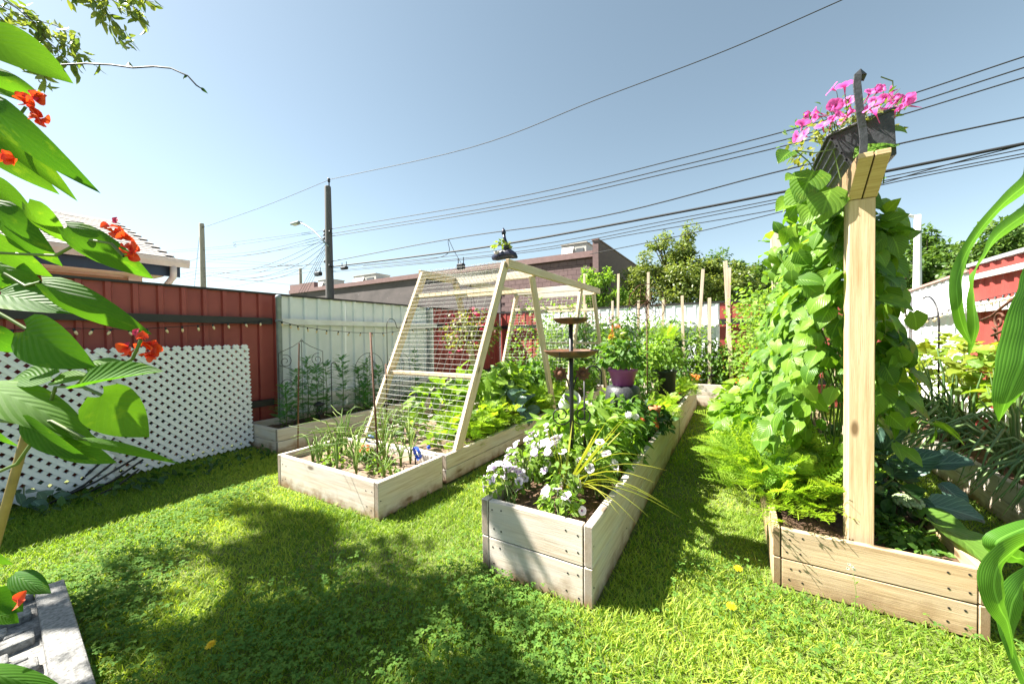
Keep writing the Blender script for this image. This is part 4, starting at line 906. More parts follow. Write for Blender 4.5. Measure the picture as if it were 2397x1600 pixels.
def flower_mesh(lobes=5,R=1.,depth=.45,ruff=.1,nr=4,ns=30):
    vs=[];uv=[];fs=[]
    for i in range(nr+1):
        t=i/nr
        for k in range(ns):
            a=2*math.pi*k/ns;rr=R*(.10+.90*t)*(1-ruff*(1-abs(math.cos(a*lobes/2)))*t*t);z=-depth*(1-t)**2.2+.06*math.sin(a*lobes*2)*t*t-.10*t**4
            vs.append((rr*math.cos(a),rr*math.sin(a),z));uv.append((k/ns,t))
    fs=[(i*ns+k,i*ns+(k+1)%ns,(i+1)*ns+(k+1)%ns,(i+1)*ns+k) for i in range(nr) for k in range(ns)]
    fs.append(tuple(range(ns-1,-1,-1)))
    # trumpet tube behind
    b=len(vs)
    for i,(q,zz) in enumerate(((.14,-depth*.9),(.07,-depth*2.2),(.03,-depth*3.0))):
        for k in range(8): a=2*math.pi*k/8;vs.append((R*q*math.cos(a),R*q*math.sin(a),zz*R));uv.append((0,.35))
    fs+=[(b+i*8+k,b+i*8+(k+1)%8,b+i*8+8+(k+1)%8,b+i*8+8+k) for i in range(2) for k in range(8)]
    return np.array(vs),fs,np.array(uv)
PET=mesh_from('petunia',*flower_mesh());PETS=[PET,mesh_from('petunia',*flower_mesh(5,1,.8,.16)),mesh_from('petunia',*flower_mesh(5,1.,.3,.06)),mesh_from('petunia',*flower_mesh(5,.72,1.1,.2))]
def pom(layers=4,n=11):
    vs=[];fs=[];uv=[]
    for l in range(layers):
        R=1-.22*l;z0=.1+.17*l
        for k in range(n):
            a=2*math.pi*(k+.5*(l%2))/n+random.uniform(-.1,.1);w=.30;e1_=V(math.cos(a),math.sin(a),0);e2_=V(-math.sin(a),math.cos(a),0);b=len(vs)
            vs.extend([e1_*.1+V(0,0,z0-.1),e1_*R*.6+e2_*w*.6*R+V(0,0,z0),e1_*R+e2_*w*.45*R+V(0,0,z0+random.uniform(-.1,.08)),e1_*R*1.02-e2_*w*.2*R+V(0,0,z0+random.uniform(-.05,.1)),e1_*R*.6-e2_*w*.6*R+V(0,0,z0)])
            uv.extend([(0,.1),(0,.5),(0,1),(0,1),(0,.5)]);fs.append((b,b+1,b+2,b+3,b+4))
    return np.array(vs),fs,np.array(uv)
POM=mesh_from('bloom',*pom(),smooth=False)
def flowers(parent,P,nv,s,mat,mesh=None,name='flower',stem_to=None):
    for i in range(len(P)):
        link(name,mesh or PETS[random.randrange(4)],mat,parent,Mt(P[i],np.cross(nv[i],V(.3,.9,.2)),nv[i],float(s[i])))
# ---------------------------------------------------------------- cosmos under the fence
lab='tall feathery green cosmos plant growing against the white fence'
for k,(px,pt,x) in enumerate(((693,880,-4.4),(718,850,-4.5),(740,870,-4.35),(762,862,-4.5),(800,842,-4.4),(838,868,-4.45),(858,856,-4.35),(885,866,-4.5),(970,830,-4.45),(668,915,-4.3),(850,905,-4.3))):
    t=atx(px,pt,x);b=V(x,t[1],.19);r=root('cosmos_plant',b,lab,'plant','cosmos plants in the fence bed')
    H=t[2]-.17;MB().tube([b,b+V(.01,.01,H*.5),V(x,t[1],.19+H)],[.006,.005,.002],5).build('stem',m_stem,r,True)
    m=80;zz=RG.random(m)**.8;a=np.arange(m)*2.4;P=np.stack([np.full(m,x),np.full(m,t[1]),.22+H*zz],1);d=np.stack([np.cos(a),np.sin(a),RG.uniform(.1,.7,m)+zz*.6],1)
    foliage(r,FR_N,P,d,np.tile([0,0,1.],(m,1))+RG.normal(size=(m,3))*.2,RG.uniform(.13,.2,m)*(1.1-.4*zz),lm_cosmos)
clump('ground_cover','low dark leafy plants along the fence bed soil','plant',(-4.4,3.5,.19),(-4.4,4.2,.2),(.25,2.1,.09),'oval',.04,.07,lm_mid,0,500,shell=.1,nstem=0)
# ---------------------------------------------------------------- garlic box
lab='garlic plant with yellowing upright leaves in the small plank box'
def garlic(b,h,grp,label,mat,nl=6,spread=.5,name='garlic_plant',w=.0085):
    r=root(name,b,label,'plant',grp)
    for k in range(nl):
        a=random.uniform(0,6.28);d=V(math.cos(a),math.sin(a),0);hh=h*random.uniform(.6,1.1);s=spread*random.uniform(.3,1.)
        p=[b+V(0,0,-.02),b+d*.02*s+V(0,0,hh*.35),b+d*.10*s+V(0,0,hh*.75),b+d*.22*s+V(0,0,hh*(.95-.2*s)),b+d*(.30+.1*s)*s+V(0,0,hh*(1.0-.45*s*random.random()))]
        MB().tube(p,[w*.6,w*.55,w*.5,w*.3,.0015],5).build('leaf',mat,r,True)
for k in range(17):
    b=V(random.uniform(-3.1,-2.15),random.uniform(1.72,2.15),.185);garlic(b,random.uniform(.26,.48),'garlic plants in the small box',lab,lm_garlic,6,1.0)
for px,py in((745,1100),(790,1110)): garlic(V(*gz(px,py,.19)),.30,'garlic plants in the small box',lab,lm_garlic,7,.5)
lab='onion plant with arching leaves just behind the garlic box divider'
for k in range(9): garlic(V(random.uniform(-3.1,-2.4),random.uniform(2.4,2.75),.185),random.uniform(.28,.42),'onion plants at the near end of the long bed',lab,lm_garlic,6,.9,'onion_plant')
for x,y,lb in((-2.95,1.95,'beside the left rebar stake'),(-2.62,2.05,'behind the buried marigold'),(-2.3,1.9,'beside the banded bottle'),(-2.75,1.8,'in the middle of the garlic')): clump('seedling_patch','low fresh green seedlings '+lb,'plant',(x,y,.185),(x,y,.215),(.16,.10,.06),'oval',.03,.05,lm_lime,0,70,shell=.2,nstem=0)
b=gz(858,1085,.19);r=clump('marigold_plant','small rust-orange marigold half buried in the garlic leaves','flower',b,b+V(0,0,.07),(.07,.07,.07),'lance',.03,.05,lm_mid,0,60)
P,v=scatter(b+V(0,0,.10),(.05,.05,.05),6,.8,.1);flowers(r,P,v+V(0,0,.5),np.full(6,.018),m_marir,POM)
m_clear,n_,b_=_m('clear_plastic');b_.inputs['Base Color'].default_value=(.9,.94,.96,1);b_.inputs['Roughness'].default_value=.08;b_.inputs['Transmission Weight'].default_value=.85;b_.inputs['IOR'].default_value=1.2
m_blue=pm('blue_label',(.02,.06,.42),(.05,.12,.55),12,.35)
def bottle(c,ax,label):
    r=root('plastic_bottle',c-V(0,0,.07),label,'bottle','plastic bottles in the garlic box');ax=nrm(ax);n=20
    pr=[(.0,-.085),(.035,-.085),(.050,-.075),(.052,-.02),(.049,-.01),(.052,0),(.052,.06),(.045,.085),(.02,.105),(.014,.125),(0,.126)]
    m=MB().tube([c+ax*z for _,z in pr],[max(q,.001) for q,_ in pr],n,False);m.build('shell',m_clear,r,True)
    MB().tube([c+ax*.005,c+ax*.03],[.0535,.0535],n,False).build('label_band',m_blue,r,True);MB().tube([c+ax*.11,c+ax*.13],.016,10).build('cap',m_blue,r,True)
    MB().tube([c-V(0,0,.03),c-V(0,0,.12)],.006,5).build('stick',m_black,r)
bottle(gz(972,1062,.27),V(.35,.9,.25),'clear plastic bottle with blue band beside the box divider')
bottle(gz(868,1032,.26),V(-.3,.8,.5),'clear plastic bottle with blue band deep in the garlic leaves')
# ---------------------------------------------------------------- long bed
def mound(name,label,x,y,z,rx,ry,rz_,shape,s0,s1,mat,no,nb,**k): return clump(name,label,'plant',(x,y,.185),(x,y,z),(rx,ry,rz_),shape,s0,s1,mat,no,nb,**k)
sq='big-leaved squash plant under the near trellis panel'
for x,y,z,sq in((-2.85,3.15,.42,'squash plant nearest the trellis left leg'),(-2.5,3.35,.48,'squash plant under the middle of the near mesh panel'),(-2.95,3.75,.52,'tall squash plant below the hanging fuchsia basket'),(-2.45,3.85,.5,'squash plant behind the cabbage in the long bed')):
    r=mound('squash_plant','big-leaved '+sq,x,y,z,.30,.30,.26,'lobed',.15,.24,lm_lime,30,20,T=LT['lobed'],group='squash plants in the long bed',droop=.1,up=1.1,nstem=12)
mound('cabbage','dark blue-green cabbage near the plank edge of the long bed',-2.25,3.72,.36,.22,.24,.17,'round',.14,.2,lm_broc,26,0,droop=-.2,nstem=0)
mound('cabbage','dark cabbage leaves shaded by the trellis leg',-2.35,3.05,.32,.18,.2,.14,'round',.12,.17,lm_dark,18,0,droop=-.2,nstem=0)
mound('cucumber_seedling','young cucumber plant on bare soil by the trellis foot',-2.3,2.55,.26,.12,.12,.08,'heart',.06,.09,lm_lime,14,0,nstem=6)
mound('cucumber_seedling','young cucumber plant spilling beside the onion leaves',-2.7,2.62,.27,.16,.14,.1,'heart',.06,.09,lm_lime,18,0,nstem=6)
def ferny(name,label,c,rad,m,s0,s1,mat,T=FR_C,group=None,base=None,cat='plant',up=.5):
    c=np.asarray(c,float);r=root(name,base if base is not None else (c[0],c[1],c[2]-rad[2]),label,cat,group)
    b=c-V(0,0,rad[2]*.9);P=np.tile(b,(m,1))+RG.normal(size=(m,3))*np.array([rad[0]*.42,rad[1]*.42,.0]);P[:,2]+=RG.random(m)*rad[2]*1.1
    d=(P-b)*np.array([1,1,.5]);d/=np.array(rad);d+=RG.normal(size=(m,3))*.5;d[:,2]=np.abs(d[:,2])+up
    foliage(r,T,P,d,np.tile([0,0,1.],(m,1))+RG.normal(size=(m,3))*.3,RG.uniform(s0,s1,m),mat);return r
fl_='bright feathery herb mound along the plank edge of the long bed'
for x,y in((-2.25,2.85),(-2.2,3.25),(-2.2,4.15),(-2.25,4.55),(-2.3,5.0)): ferny('herb_clump',fl_,(x,y,.36),(.2,.26,.22),170,.14,.22,lm_fern,group='herb mounds in the long bed')
for x,y,m_ in((-2.7,4.3,lm_lime),(-2.95,4.9,lm_mid),(-2.5,5.4,lm_lime),(-2.9,5.9,lm_mid),(-2.4,6.2,lm_mid),(-2.8,6.6,lm_lime),(-2.6,4.8,lm_mid),(-2.3,5.6,lm_lime)):
    mound('vegetable_plant','leafy vegetable mound filling the long bed beyond the squash',x,y,.47,.36,.38,.36,'oval',.07,.12,m_,0,430,group='leafy mounds in the long bed',droop=.25)
# vines on the second mesh panel
r=root('pea_vine',(-2.6,5.0,.19),'yellow-green pea vine climbing the far wire mesh panel','vine')
m=900;t=RG.random(m)**1.3;P=np.stack([RG.uniform(XL,XR,m),4.84+.66*t+RG.normal(size=m)*.07,.25+1.55*t],1);d,n=orient(np.tile([0.,-1,.3],(m,1)),.6,.6,.5,.2);foliage(r,LT['oval'],P,d,n,RG.uniform(.04,.075,m),lm_lime)
stems(r,(-2.6,4.9,.2),[V(x,5.4,1.6) for x in np.linspace(XL,XR,9)],.003)
r=root('hop_vine',(-2.7,7.0,.19),'bushy rose-tinged vine covering the fence corner behind the trellis','vine')
m=1500;P,v=scatter((-2.55,7.25,1.0),(.95,.25,.7),m,.3,-.9);d,n=orient(v,.6,.7,.5,.3);foliage(r,LT['oval'],P,d,n,RG.uniform(.05,.085,m),lm_mid);P,v=scatter((-2.5,7.15,1.45),(.8,.25,.25),160,.5);d,n=orient(v);foliage(r,LT['mini'],P,d,n,RG.uniform(.04,.06,160),m_fpk,name='blooms')
stems(r,(-2.6,7.3,.2),[V(x,7.3,1.4) for x in np.linspace(-3.3,-1.8,8)],.005,m_bark)
# ---------------------------------------------------------------- hanging fuchsia
fc=aty(1103,772,3.95);hb_=root('hanging_basket',fc,'hanging fuchsia basket with crimson blooms inside the trellis frame','hanging basket')
MB().lathe([(0,-.16),(.09,-.14),(.14,-.05),(.15,0),(.135,0),(.08,-.10),(0,-.12)],fc,20).build('basket',m_rust,hb_,True)
top=V(fc[0],fc[1],1.9)
for k in range(3): q=k*2.09;MB().tube([fc+V(.14*math.cos(q),.14*math.sin(q),0),top],.003,4).build('chain',m_black,hb_)
MB().tube([top,top+V(0,0,.02)],.006,5).build('hook',m_black,hb_)
plank(tf,(XL,fc[1],1.93),(XR,fc[1],1.93),.03,.05,m_wold,name='cross_beam') if abs(fc[1]-3.93)>.05 else None
m=620;P,v=scatter(fc+V(0,0,-.03),(.42,.36,.34),m,.35,-.8);d,n=orient(v,.5,.7,.5,.6);foliage(hb_,LT['oval'],P,d,n,RG.uniform(.03,.055,m),lm_fuch)
P,v=scatter(fc+V(0,0,-.04),(.46,.40,.38),48,.85,-.7);flowers(hb_,P,-np.tile([0,0,1.],(48,1))*.6+v*.5,RG.uniform(.016,.03,48),m_fus,POM);P,v=scatter(fc+V(0,0,-.1),(.44,.40,.36),26,.8,-.8);flowers(hb_,P,v-V(0,0,.6),RG.uniform(.014,.024,26),m_fpk,POM)
stems(hb_,fc,P,.003)
# ---------------------------------------------------------------- centre bed
def petunia(label,base,c,rad,nf,fs,mat,nl=130,lmat=lm_lime,grp=None,name='petunia_plant',ls=(.03,.05)):
    r=clump(name,label,'flower',base,c,rad,'oval',ls[0],ls[1],lmat,0,nl,grp,shell=.3,nstem=14)
    P,v=scatter(c,np.asarray(rad)*1.08,nf,.85,-.15);nv=v*.8+np.tile(np.array([-.1,-.35,.40]),(nf,1))+RG.normal(size=(nf,3))*.42
    flowers(r,P,[nrm(q) for q in nv],RG.uniform(fs*.65,fs*1.2,nf),mat);return r
petunia('lavender petunia plant spilling over the left plank at the bed corner',(-1.02,1.66,.31),V(-1.08,1.70,.40),(.11,.11,.10),24,.027,m_lpet,90)
petunia('lavender petunia clump leaning toward the long bed',(-1.03,1.88,.31),V(-1.04,1.88,.44),(.12,.14,.15),28,.027,m_lpet,120)
petunia('lavender petunia sprigs rising beside the leafy bush',(-.98,2.05,.31),V(-1.02,2.05,.50),(.11,.1,.14),16,.025,m_lpet,60)
petunia('white petunia plant behind the spiky dracaena',(-.80,1.95,.31),V(-.82,1.93,.50),(.14,.10,.14),14,.029,m_wpet,110)
petunia('white petunia plant crowding the right plank beside the spiky dracaena',(-.63,1.98,.31),V(-.64,1.98,.48),(.10,.11,.13),10,.030,m_wpet,110)
petunia('white petunia plant at the front right corner of the tall bed',(-.72,1.64,.31),V(-.73,1.66,.37),(.11,.07,.08),5,.029,m_wpet,110)
petunia('white petunia plant at the foot of the spiky dracaena',(-.74,1.78,.31),V(-.76,1.78,.42),(.08,.07,.10),4,.029,m_wpet,70)
# spiky dracaena
sb=gz(1322,1150,.36);sr=root('dracaena_spike',sb,'spiky yellow-green dracaena with long arching blades among white petunias','plant')
for px,py,dd in((1300,1000,.02),(1285,985,.1),(1270,970,.15),(1340,985,.0),(1400,1000,-.05),(1420,985,-.1),(1460,975,-.05),(1475,965,-.02),(1490,972,.05),(1440,1010,-.2),(1560,1100,-.15),(1535,1130,-.2),(1570,1190,-.25),(1520,1210,-.3),(1495,1230,-.3),(1600,1215,-.2),(1550,1175,-.3),(1450,1205,-.35),(1500,1065,-.1),(1310,1040,.05),(1380,1060,.1),(1480,1150,-.2)):
    D=(sb-CAM)@AF;t=atd(px,py,D+dd);b=sb+V(random.uniform(-.012,.012),random.uniform(-.012,.012),-.02)
    low=py>1060;mid=(b+t)/2+V(0,0,.09 if low else .02);q1=b*.7+mid*.3+V(0,0,.03);ctl=np.array([b,q1,mid,(mid+t)/2+V(0,0,.03 if low else 0),t]);tt_=np.linspace(0,1,9);B4=[math.comb(4,k)*tt_**k*(1-tt_)**(4-k) for k in range(5)];pts=sum(B4[k][:,None]*(ctl[k]+(V(0,0,.05) if low and k in(1,2) else 0)) for k in range(5))
    mb=MB();vs=[];tg=np.gradient(pts,axis=0)
    for i,wd in enumerate((.011,.013,.015,.016,.015,.013,.010,.006,.001)):
        s=nrm(np.cross(tg[i],V(.2,.3,1)));vs+= [pts[i]-s*wd/2,pts[i]+V(0,0,-wd*.25),pts[i]+s*wd/2]
    mb.add(vs,[(3*i+k,3*i+k+1,3*i+4+k,3*i+3+k) for i in range(8) for k in range(2)]);mb.build('leaf',lm_spike,sr,True)
# leafy bush round the bird bath
clump('leafy_bush','bushy broad-leaved plant crowding the foot of the bird bath','bush',(-.85,2.45,.31),(-.90,2.46,.46),(.32,.46,.29),'lance',.09,.15,lm_lime,270,300,shell=.5,nstem=24,droop=.45,up=.6)
clump('leafy_bush','dark broad-leaved plant at the right plank behind the white petunias','bush',(-.64,2.5,.31),(-.70,2.62,.43),(.14,.36,.20),'lance',.08,.125,lm_mid,80,70,nstem=10,droop=.4)
P,v=scatter((-.82,2.5,.60),(.22,.3,.12),5,.9,.1);r=root('white_rose','0 0 0' and (-.7,2.75,.31),'pale white blooms standing above the leafy bush','flower');flowers(r,P+V(.05,.15,.02),[nrm(q+V(-.2,-.6,.3)) for q in v],RG.uniform(.022,.03,5),m_wpet,POM);stems(r,(-.72,2.7,.31),P+V(.05,.15,0),.003)
# pots' plants
clump('basil_plant','lush basil plant filling the purple pot','plant',PP+V(0,0,.1),PP+V(-.01,0,.25),(.19,.19,.17),'oval',.04,.075,lm_mid,120,160,nstem=14,top=-.6)
r=root('celosia',PP+V(-.05,.05,.12),'orange plumed celosia rising behind the basil in the purple pot','flower');P=[];
for k in range(15):
    a=random.uniform(0,6.28);t=PP+V(-.06,.05,.12)+V(math.cos(a)*random.uniform(.02,.10),math.sin(a)*.07,random.uniform(.26,.38));P.append(t)
stems(r,PP+V(-.05,.05,.1),P,.003)
for t in P: link('plume',POM,m_mari if random.random()<.5 else m_marir,r,Matrix.Translation(t)@Matrix.Diagonal((.013,.013,.045,1)))
clump('celosia_foliage','yellow-green celosia foliage behind the basil','plant',PP+V(-.05,.05,.1),PP+V(-.05,.06,.37),(.08,.08,.1),'lance',.04,.07,lm_yel,0,110,nstem=0)
clump('bushy_plant','pale leafy plant overflowing the dark green pot','plant',K2+V(0,0,.3),K2+V(-.03,0,.62),(.22,.2,.24),'oval',.05,.08,lm_lime,0,330,nstem=12)
b=K3+V(0,0,.15);ferny('grass_mop','mop of fine light green leaves in the small purple pot',b+V(0,0,.16),(.16,.16,.16),130,.12,.2,lm_fern,FR_S,base=b)
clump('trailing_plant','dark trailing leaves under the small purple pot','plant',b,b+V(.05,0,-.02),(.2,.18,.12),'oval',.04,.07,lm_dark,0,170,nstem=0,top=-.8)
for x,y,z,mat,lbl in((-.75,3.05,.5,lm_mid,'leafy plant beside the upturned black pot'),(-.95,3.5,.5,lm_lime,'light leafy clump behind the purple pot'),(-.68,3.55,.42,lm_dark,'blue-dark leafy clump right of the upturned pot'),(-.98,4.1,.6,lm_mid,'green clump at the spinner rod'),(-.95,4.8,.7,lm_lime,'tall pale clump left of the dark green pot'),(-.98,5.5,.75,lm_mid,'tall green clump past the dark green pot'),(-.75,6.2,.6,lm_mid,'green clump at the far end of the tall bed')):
    clump('leafy_clump',lbl,'plant',(x,y,.31),(x,y,z),(.20,.3,z-.28),'oval',.045,.08,mat,0,300,shell=.4,nstem=10)
for k,(x,y) in enumerate(((-.66,3.95),(-.66,4.3),(-.7,5.5),(-.66,5.9),(-.66,6.4))): ferny('herb_clump','fine feathery herb clump along the right plank of the tall bed',(x,y,.44),(.12,.2,.14),90,.10,.17,lm_fern,group='herb clumps in the tall bed')
def marigold(c,h,nf,label,mat,s=.022,grp=None):
    r=clump('marigold_plant',label,'flower',c,V(*c)+V(0,0,h*.5),(h*.5,h*.5,h*.5),'lance',.03,.05,lm_mid,0,70,grp,nstem=8)
    P,v=scatter(V(*c)+V(0,0,h*.65),(h*.5,h*.5,h*.4),nf,.9,.0);flowers(r,P,[nrm(q*.5+V(-.1,-.6,.6)) for q in v],RG.uniform(s*.8,s*1.2,nf),mat,POM)
q=gz(1485,950,.45);marigold((-.72,2.95,.31),.34,3,'single rust marigold before the upturned black pot',m_marir,.026)
marigold((-.62,3.1,.31),.2,3,'small orange marigold beside the terracotta pot',m_mari,.018)
for px,Y in((1615,6.98),(1632,6.98),(1690,6.98),(1722,6.98),(1735,6.97),(1740,6.95)):
    q=aty(px,880,Y);marigold((q[0],Y,.31),.19,4,'orange marigold on the end bed',m_mari,.032,'marigolds on the end bed')
q=aty(1570,900,5.6);marigold((-.62,5.1,.31),.16,3,'orange marigold beneath the dark green pot',m_mari,.022)
# tomatoes
for k,px in enumerate((1290,1350,1410,1470,1530,1580,1630,1680,1720)):
    Y=7.12;q=aty(px,800,Y);h=random.uniform(1.05,1.4) if px<1670 else .75;clump('tomato_plant','airy tomato plant tied to the weathered stakes','plant',(q[0],Y,.31),(q[0],Y-.02,.31+h*.5),(.30,.22,h*.55),'lance',.06,.11,lm_mid if k%2 else lm_lime,0,820,'tomato plants at the garden end',shell=.25,nstem=14,top=-1.)
# ---------------------------------------------------------------- bean wall
bv=root('bean_vine',(PX,2.9,.23),'dense broad-leaved bean vine covering the post and beam trellis','vine')
def wallpts(m,y0,y1,side,zlo=.35,zhi=1.9):
    y=RG.uniform(y0,y1,m);z=zlo+(zhi-zlo)*RG.random(m)**.9;bul=.17+.10*np.sin(z*2.2+.3)+.05*np.sin(y*5+z*4);zz=np.clip((1.95-z)/.25,.45,1)
    x=PX+side*(bul*zz*RG.uniform(.55,1.15,m));P=np.stack([x,y,z],1);v=np.tile([side*1.,-.45,.15],(m,1));v[:,1]+=np.where(y<2.5,-.5,0);return P,v
def wall_leaves(m,y0,y1,side,s0,s1,obj,zlo=.35,zhi=1.9):
    P,v=wallpts(m,y0,y1,side,zlo,zhi);n=v*.75+np.array([0,0,.65])+RG.normal(size=(m,3))*.38;d=v*np.array([.7,.5,0])+RG.normal(size=(m,3))*np.array([.4,.5,.25]);d[:,2]-=.65
    s=RG.uniform(s0,s1,m)
    if obj: leaves_obj(bv,'heart',P,d,n,s,lm_bean)
    else: foliage(bv,LT['heart'],P,d,n,s,lm_bean)
wall_leaves(150,2.28,3.0,-1,.075,.12,True);wall_leaves(50,2.30,3.0,1,.085,.14,True,.75);wall_leaves(75,3.0,3.7,-1,.09,.13,True)
wall_leaves(1000,2.35,4.95,-1,.07,.11,False)
m=200;P=np.stack([RG.uniform(PX-.24,PX+.22,m),RG.uniform(2.33,2.55,m),RG.uniform(.32,1.78,m)],1);P[:,2]=np.where(P[:,0]>PX+.04,.8+(P[:,2]-.32)*.66,P[:,2]);n=np.tile([-.3,-.8,.55],(m,1))+RG.normal(size=(m,3))*.35;d=RG.normal(size=(m,3))*.5;d[:,2]-=.7;foliage(bv,LT['heart'],P,d,n,RG.uniform(.065,.11,m),lm_bean)
m=260;P=np.stack([PX+np.clip(RG.normal(size=m)*.11,-.24,.15),RG.uniform(2.5,4.9,m),RG.uniform(1.75,2.06,m)],1);n=np.tile([-.4,-.3,.8],(m,1))+RG.normal(size=(m,3))*.35;d=RG.normal(size=(m,3))*.6;d[:,2]-=.3;foliage(bv,LT['heart'],P,d,n,RG.uniform(.08,.12,m),lm_bean);wall_leaves(420,2.35,4.2,1,.08,.125,False,.65)
# crown over the beam, and the few leaves that stand out against the sky
for px,py,qx,qy,D in((1870,415,1850,405,1.75),(1905,400,1880,440,1.75),(1895,440,1860,470,1.8),(1925,450,1890,500,1.75),(1860,470,1825,480,1.85),(1945,440,1930,490,1.7),(2060,475,2140,500,1.75),(2070,500,2150,560,1.78),(2065,540,2120,600,1.8),(2100,560,2150,530,1.8),(2075,600,2135,640,1.8),(2080,650,2140,690,1.85),(2095,680,2135,720,1.85),(2075,760,2130,800,1.8),(2095,800,2160,860,1.75),(2070,840,2115,885,1.75),(2060,900,2075,960,1.8),(1850,355,1828,368,1.8),(2075,330,2033,318,1.62),(2080,300,2125,290,1.62)):
    a=atd(px,py,D);b=atd(qx,qy,D-.05);Ln=np.linalg.norm(b-a);link('leaf',OBJ['heart'][random.randrange(4)],lm_bean,bv,Mt(a,b-a,nrm(-AF*.7+V(-.2,0,.6)),max(Ln,.06)*1.1))
mb=MB()
for k in range(26):
    x=PX+random.uniform(-.08,.08);y=random.uniform(2.33,4.6);mb.tube([(x,y,.25),(x+random.uniform(-.1,.1),y+.05,.8),(x+random.uniform(-.12,.12),y-.05,1.3),(x,y,1.8)],.004,5,False)
for pts in([(1968,420),(1950,350),(1905,358),(1862,352)],[(2068,430),(2075,352),(2070,320)],[(2062,180),(2090,190),(2090,205)],[(1862,352),(1895,380),(1905,400)]): mb.tube([atd(a,b,1.68) for a,b in pts],.0025,5,False)
mb.build('stems',m_stem,bv,True,kind='stuff')
# pink petunias in the window box
pk=root('petunia_plant',(PX,2.5,2.1),'bright pink petunias with wiry stems in the black window box','flower')
fl=[(1945,207),(1977,196),(1903,260),(1880,285),(1925,290),(1860,320),(1878,315),(1955,245),(1965,262),(1985,235),(1975,275),(2040,212),(2062,205),(2085,215),(2080,240),(2105,230),(2130,232),(2095,255),(2050,235),(2030,250),(2060,262),(1905,275),(1998,255),(1950,275),(2075,228),(2110,245),(2045,255),(1890,268)]
tips=[]
for px,py in fl:
    p=atd(px,py,random.uniform(1.5,1.85));n=nrm(V(random.uniform(-.9,.6),random.uniform(-.6,.3),random.uniform(-.1,.8)));link('flower',PETS[random.randrange(4)],m_ppet,pk,Mt(p,np.cross(n,V(.3,.9,.2)),n,random.uniform(.026,.036)));tips.append(p-n*.03)
stems(pk,(PX-.03,2.4,2.06),tips,.0025,m_stem)
P,v=scatter((PX-.05,2.42,2.13),(.22,.28,.10),260,.3,-.2);d,n=orient(v);foliage(pk,LT['oval'],P,d,n,RG.uniform(.02,.04,260),lm_fuch)
P,v=scatter((PX-.05,2.42,2.15),(.24,.3,.16),120,.6,.1);d,n=orient(v,droop=-.6);foliage(pk,LT['lance'],P,d,n,RG.uniform(.02,.04,120),lm_mid)
# bush beans and carrots at the left foot of the wall
clump('bush_bean','light broad-leaved bush beans spilling over the left plank','plant',(.3,3.2,.23),(.16,3.35,.46),(.30,.55,.30),'heart',.07,.115,lm_bean,150,260,shell=.55,nstem=16,droop=.45)
clump('bush_bean','pale bush beans farther along the newer bed','plant',(.25,4.3,.23),(.12,4.3,.45),(.32,.6,.3),'heart',.07,.10,lm_lime,0,420,shell=.5,nstem=12)
for k,(x,y,z) in enumerate(((.22,2.48,.42),(.28,2.56,.44),(.12,2.68,.42),(.27,2.66,.46),(.16,2.9,.45),(.10,3.1,.36),(.06,3.5,.38),(.05,4.0,.4))): ferny('carrot_plant','bright feathery carrot tops along the newer plank bed',(x,y,z),(.17,.22,.19),190,.15,.25,lm_fern,group='carrot rows in the newer bed')
# pea screen
r=root('pea_screen',(.35,5.6,.23),'tall screen of small-leaved pea vines behind the bean wall','vine')
m=2600;P=np.stack([.30+RG.normal(size=m)*.16,RG.uniform(4.7,6.6,m),.3+1.55*RG.random(m)**.8],1);P[:,2]*=(1-.12*np.abs(np.sin(P[:,1]*4)));d,n=orient(np.tile([-.8,-.6,.2],(m,1)),.6,.6,.6,.2);foliage(r,LT['oval'],P,d,n,RG.uniform(.035,.07,m),lm_lime)
stems(r,(.3,5.6,.23),[V(.3+random.uniform(-.15,.15),y,1.7) for y in np.linspace(4.8,6.5,14)],.004)
# broccoli on the right side of the wall
r=root('broccoli_plant',(.68,2.9,.23),'blue-green broccoli with a pale head right of the post','plant')
for px,py,qx,qy,D in((2130,1160,2170,1240,1.95),(2060,1190,2120,1260,1.95),(2090,1110,2160,1060,2.1),(2160,1090,2250,1075,2.1),(2170,1180,2280,1200,1.9),(2110,1240,2180,1290,1.85),(2060,1130,2130,1190,2.1),(2200,1130,2260,1170,2.0),(2065,1060,2100,1010,2.3),(2150,1230,2240,1260,1.8)):
    a=atd(px,py,D+.1);b=atd(qx,qy,D);link('leaf',OBJ['round'][random.randrange(3)],lm_broc,r,Mt(a,b-a,nrm(-AF*.6+V(-.3,0,.8)),np.linalg.norm(b-a)*1.25,np.linalg.norm(b-a)*.9))
hd_=atd(2125,1175,1.9);hv=[]
P,v=scatter(hd_,(.055,.055,.03),110,.9,-.1);bmm=bmesh.new();bmesh.ops.create_icosphere(bmm,subdivisions=1,radius=1);tv=np.array([q.co[:] for q in bmm.verts]);tfc=[tuple(x.index for x in f.verts) for f in bmm.faces];bmm.free()
m_head=pm('broccoli_head',(.30,.36,.20),(.20,.27,.13),60,.8);bulk('head',(tv,tfc,None),(np.tile(np.eye(3)*.011,(110,1,1)),P),m_head,r)
stems(r,(.68,2.9,.23),[hd_]+[atd(a,b,2.) for a,b in((2130,1160),(2090,1120),(2160,1180))],.010,m_stem)
r=root('rhubarb_leaf_plant',(.7,2.45,.23),'plant with one large pale-veined leaf lying over the right plank','plant')
a=atd(2190,1225,1.75);b=atd(2330,1275,1.45);link('leaf',OBJ['oval'][1],lm_mid,r,Mt(a,b-a,nrm(-AF*.5+V(0,0,1)),.30,.30));link('leaf',OBJ['oval'][2],lm_mid,r,Mt(a+V(-.05,.1,0),V(.4,-.3,.1),V(0,-.3,1),.2))
stems(r,(.7,2.5,.22),[a,a+V(.02,.05,0)],.008)
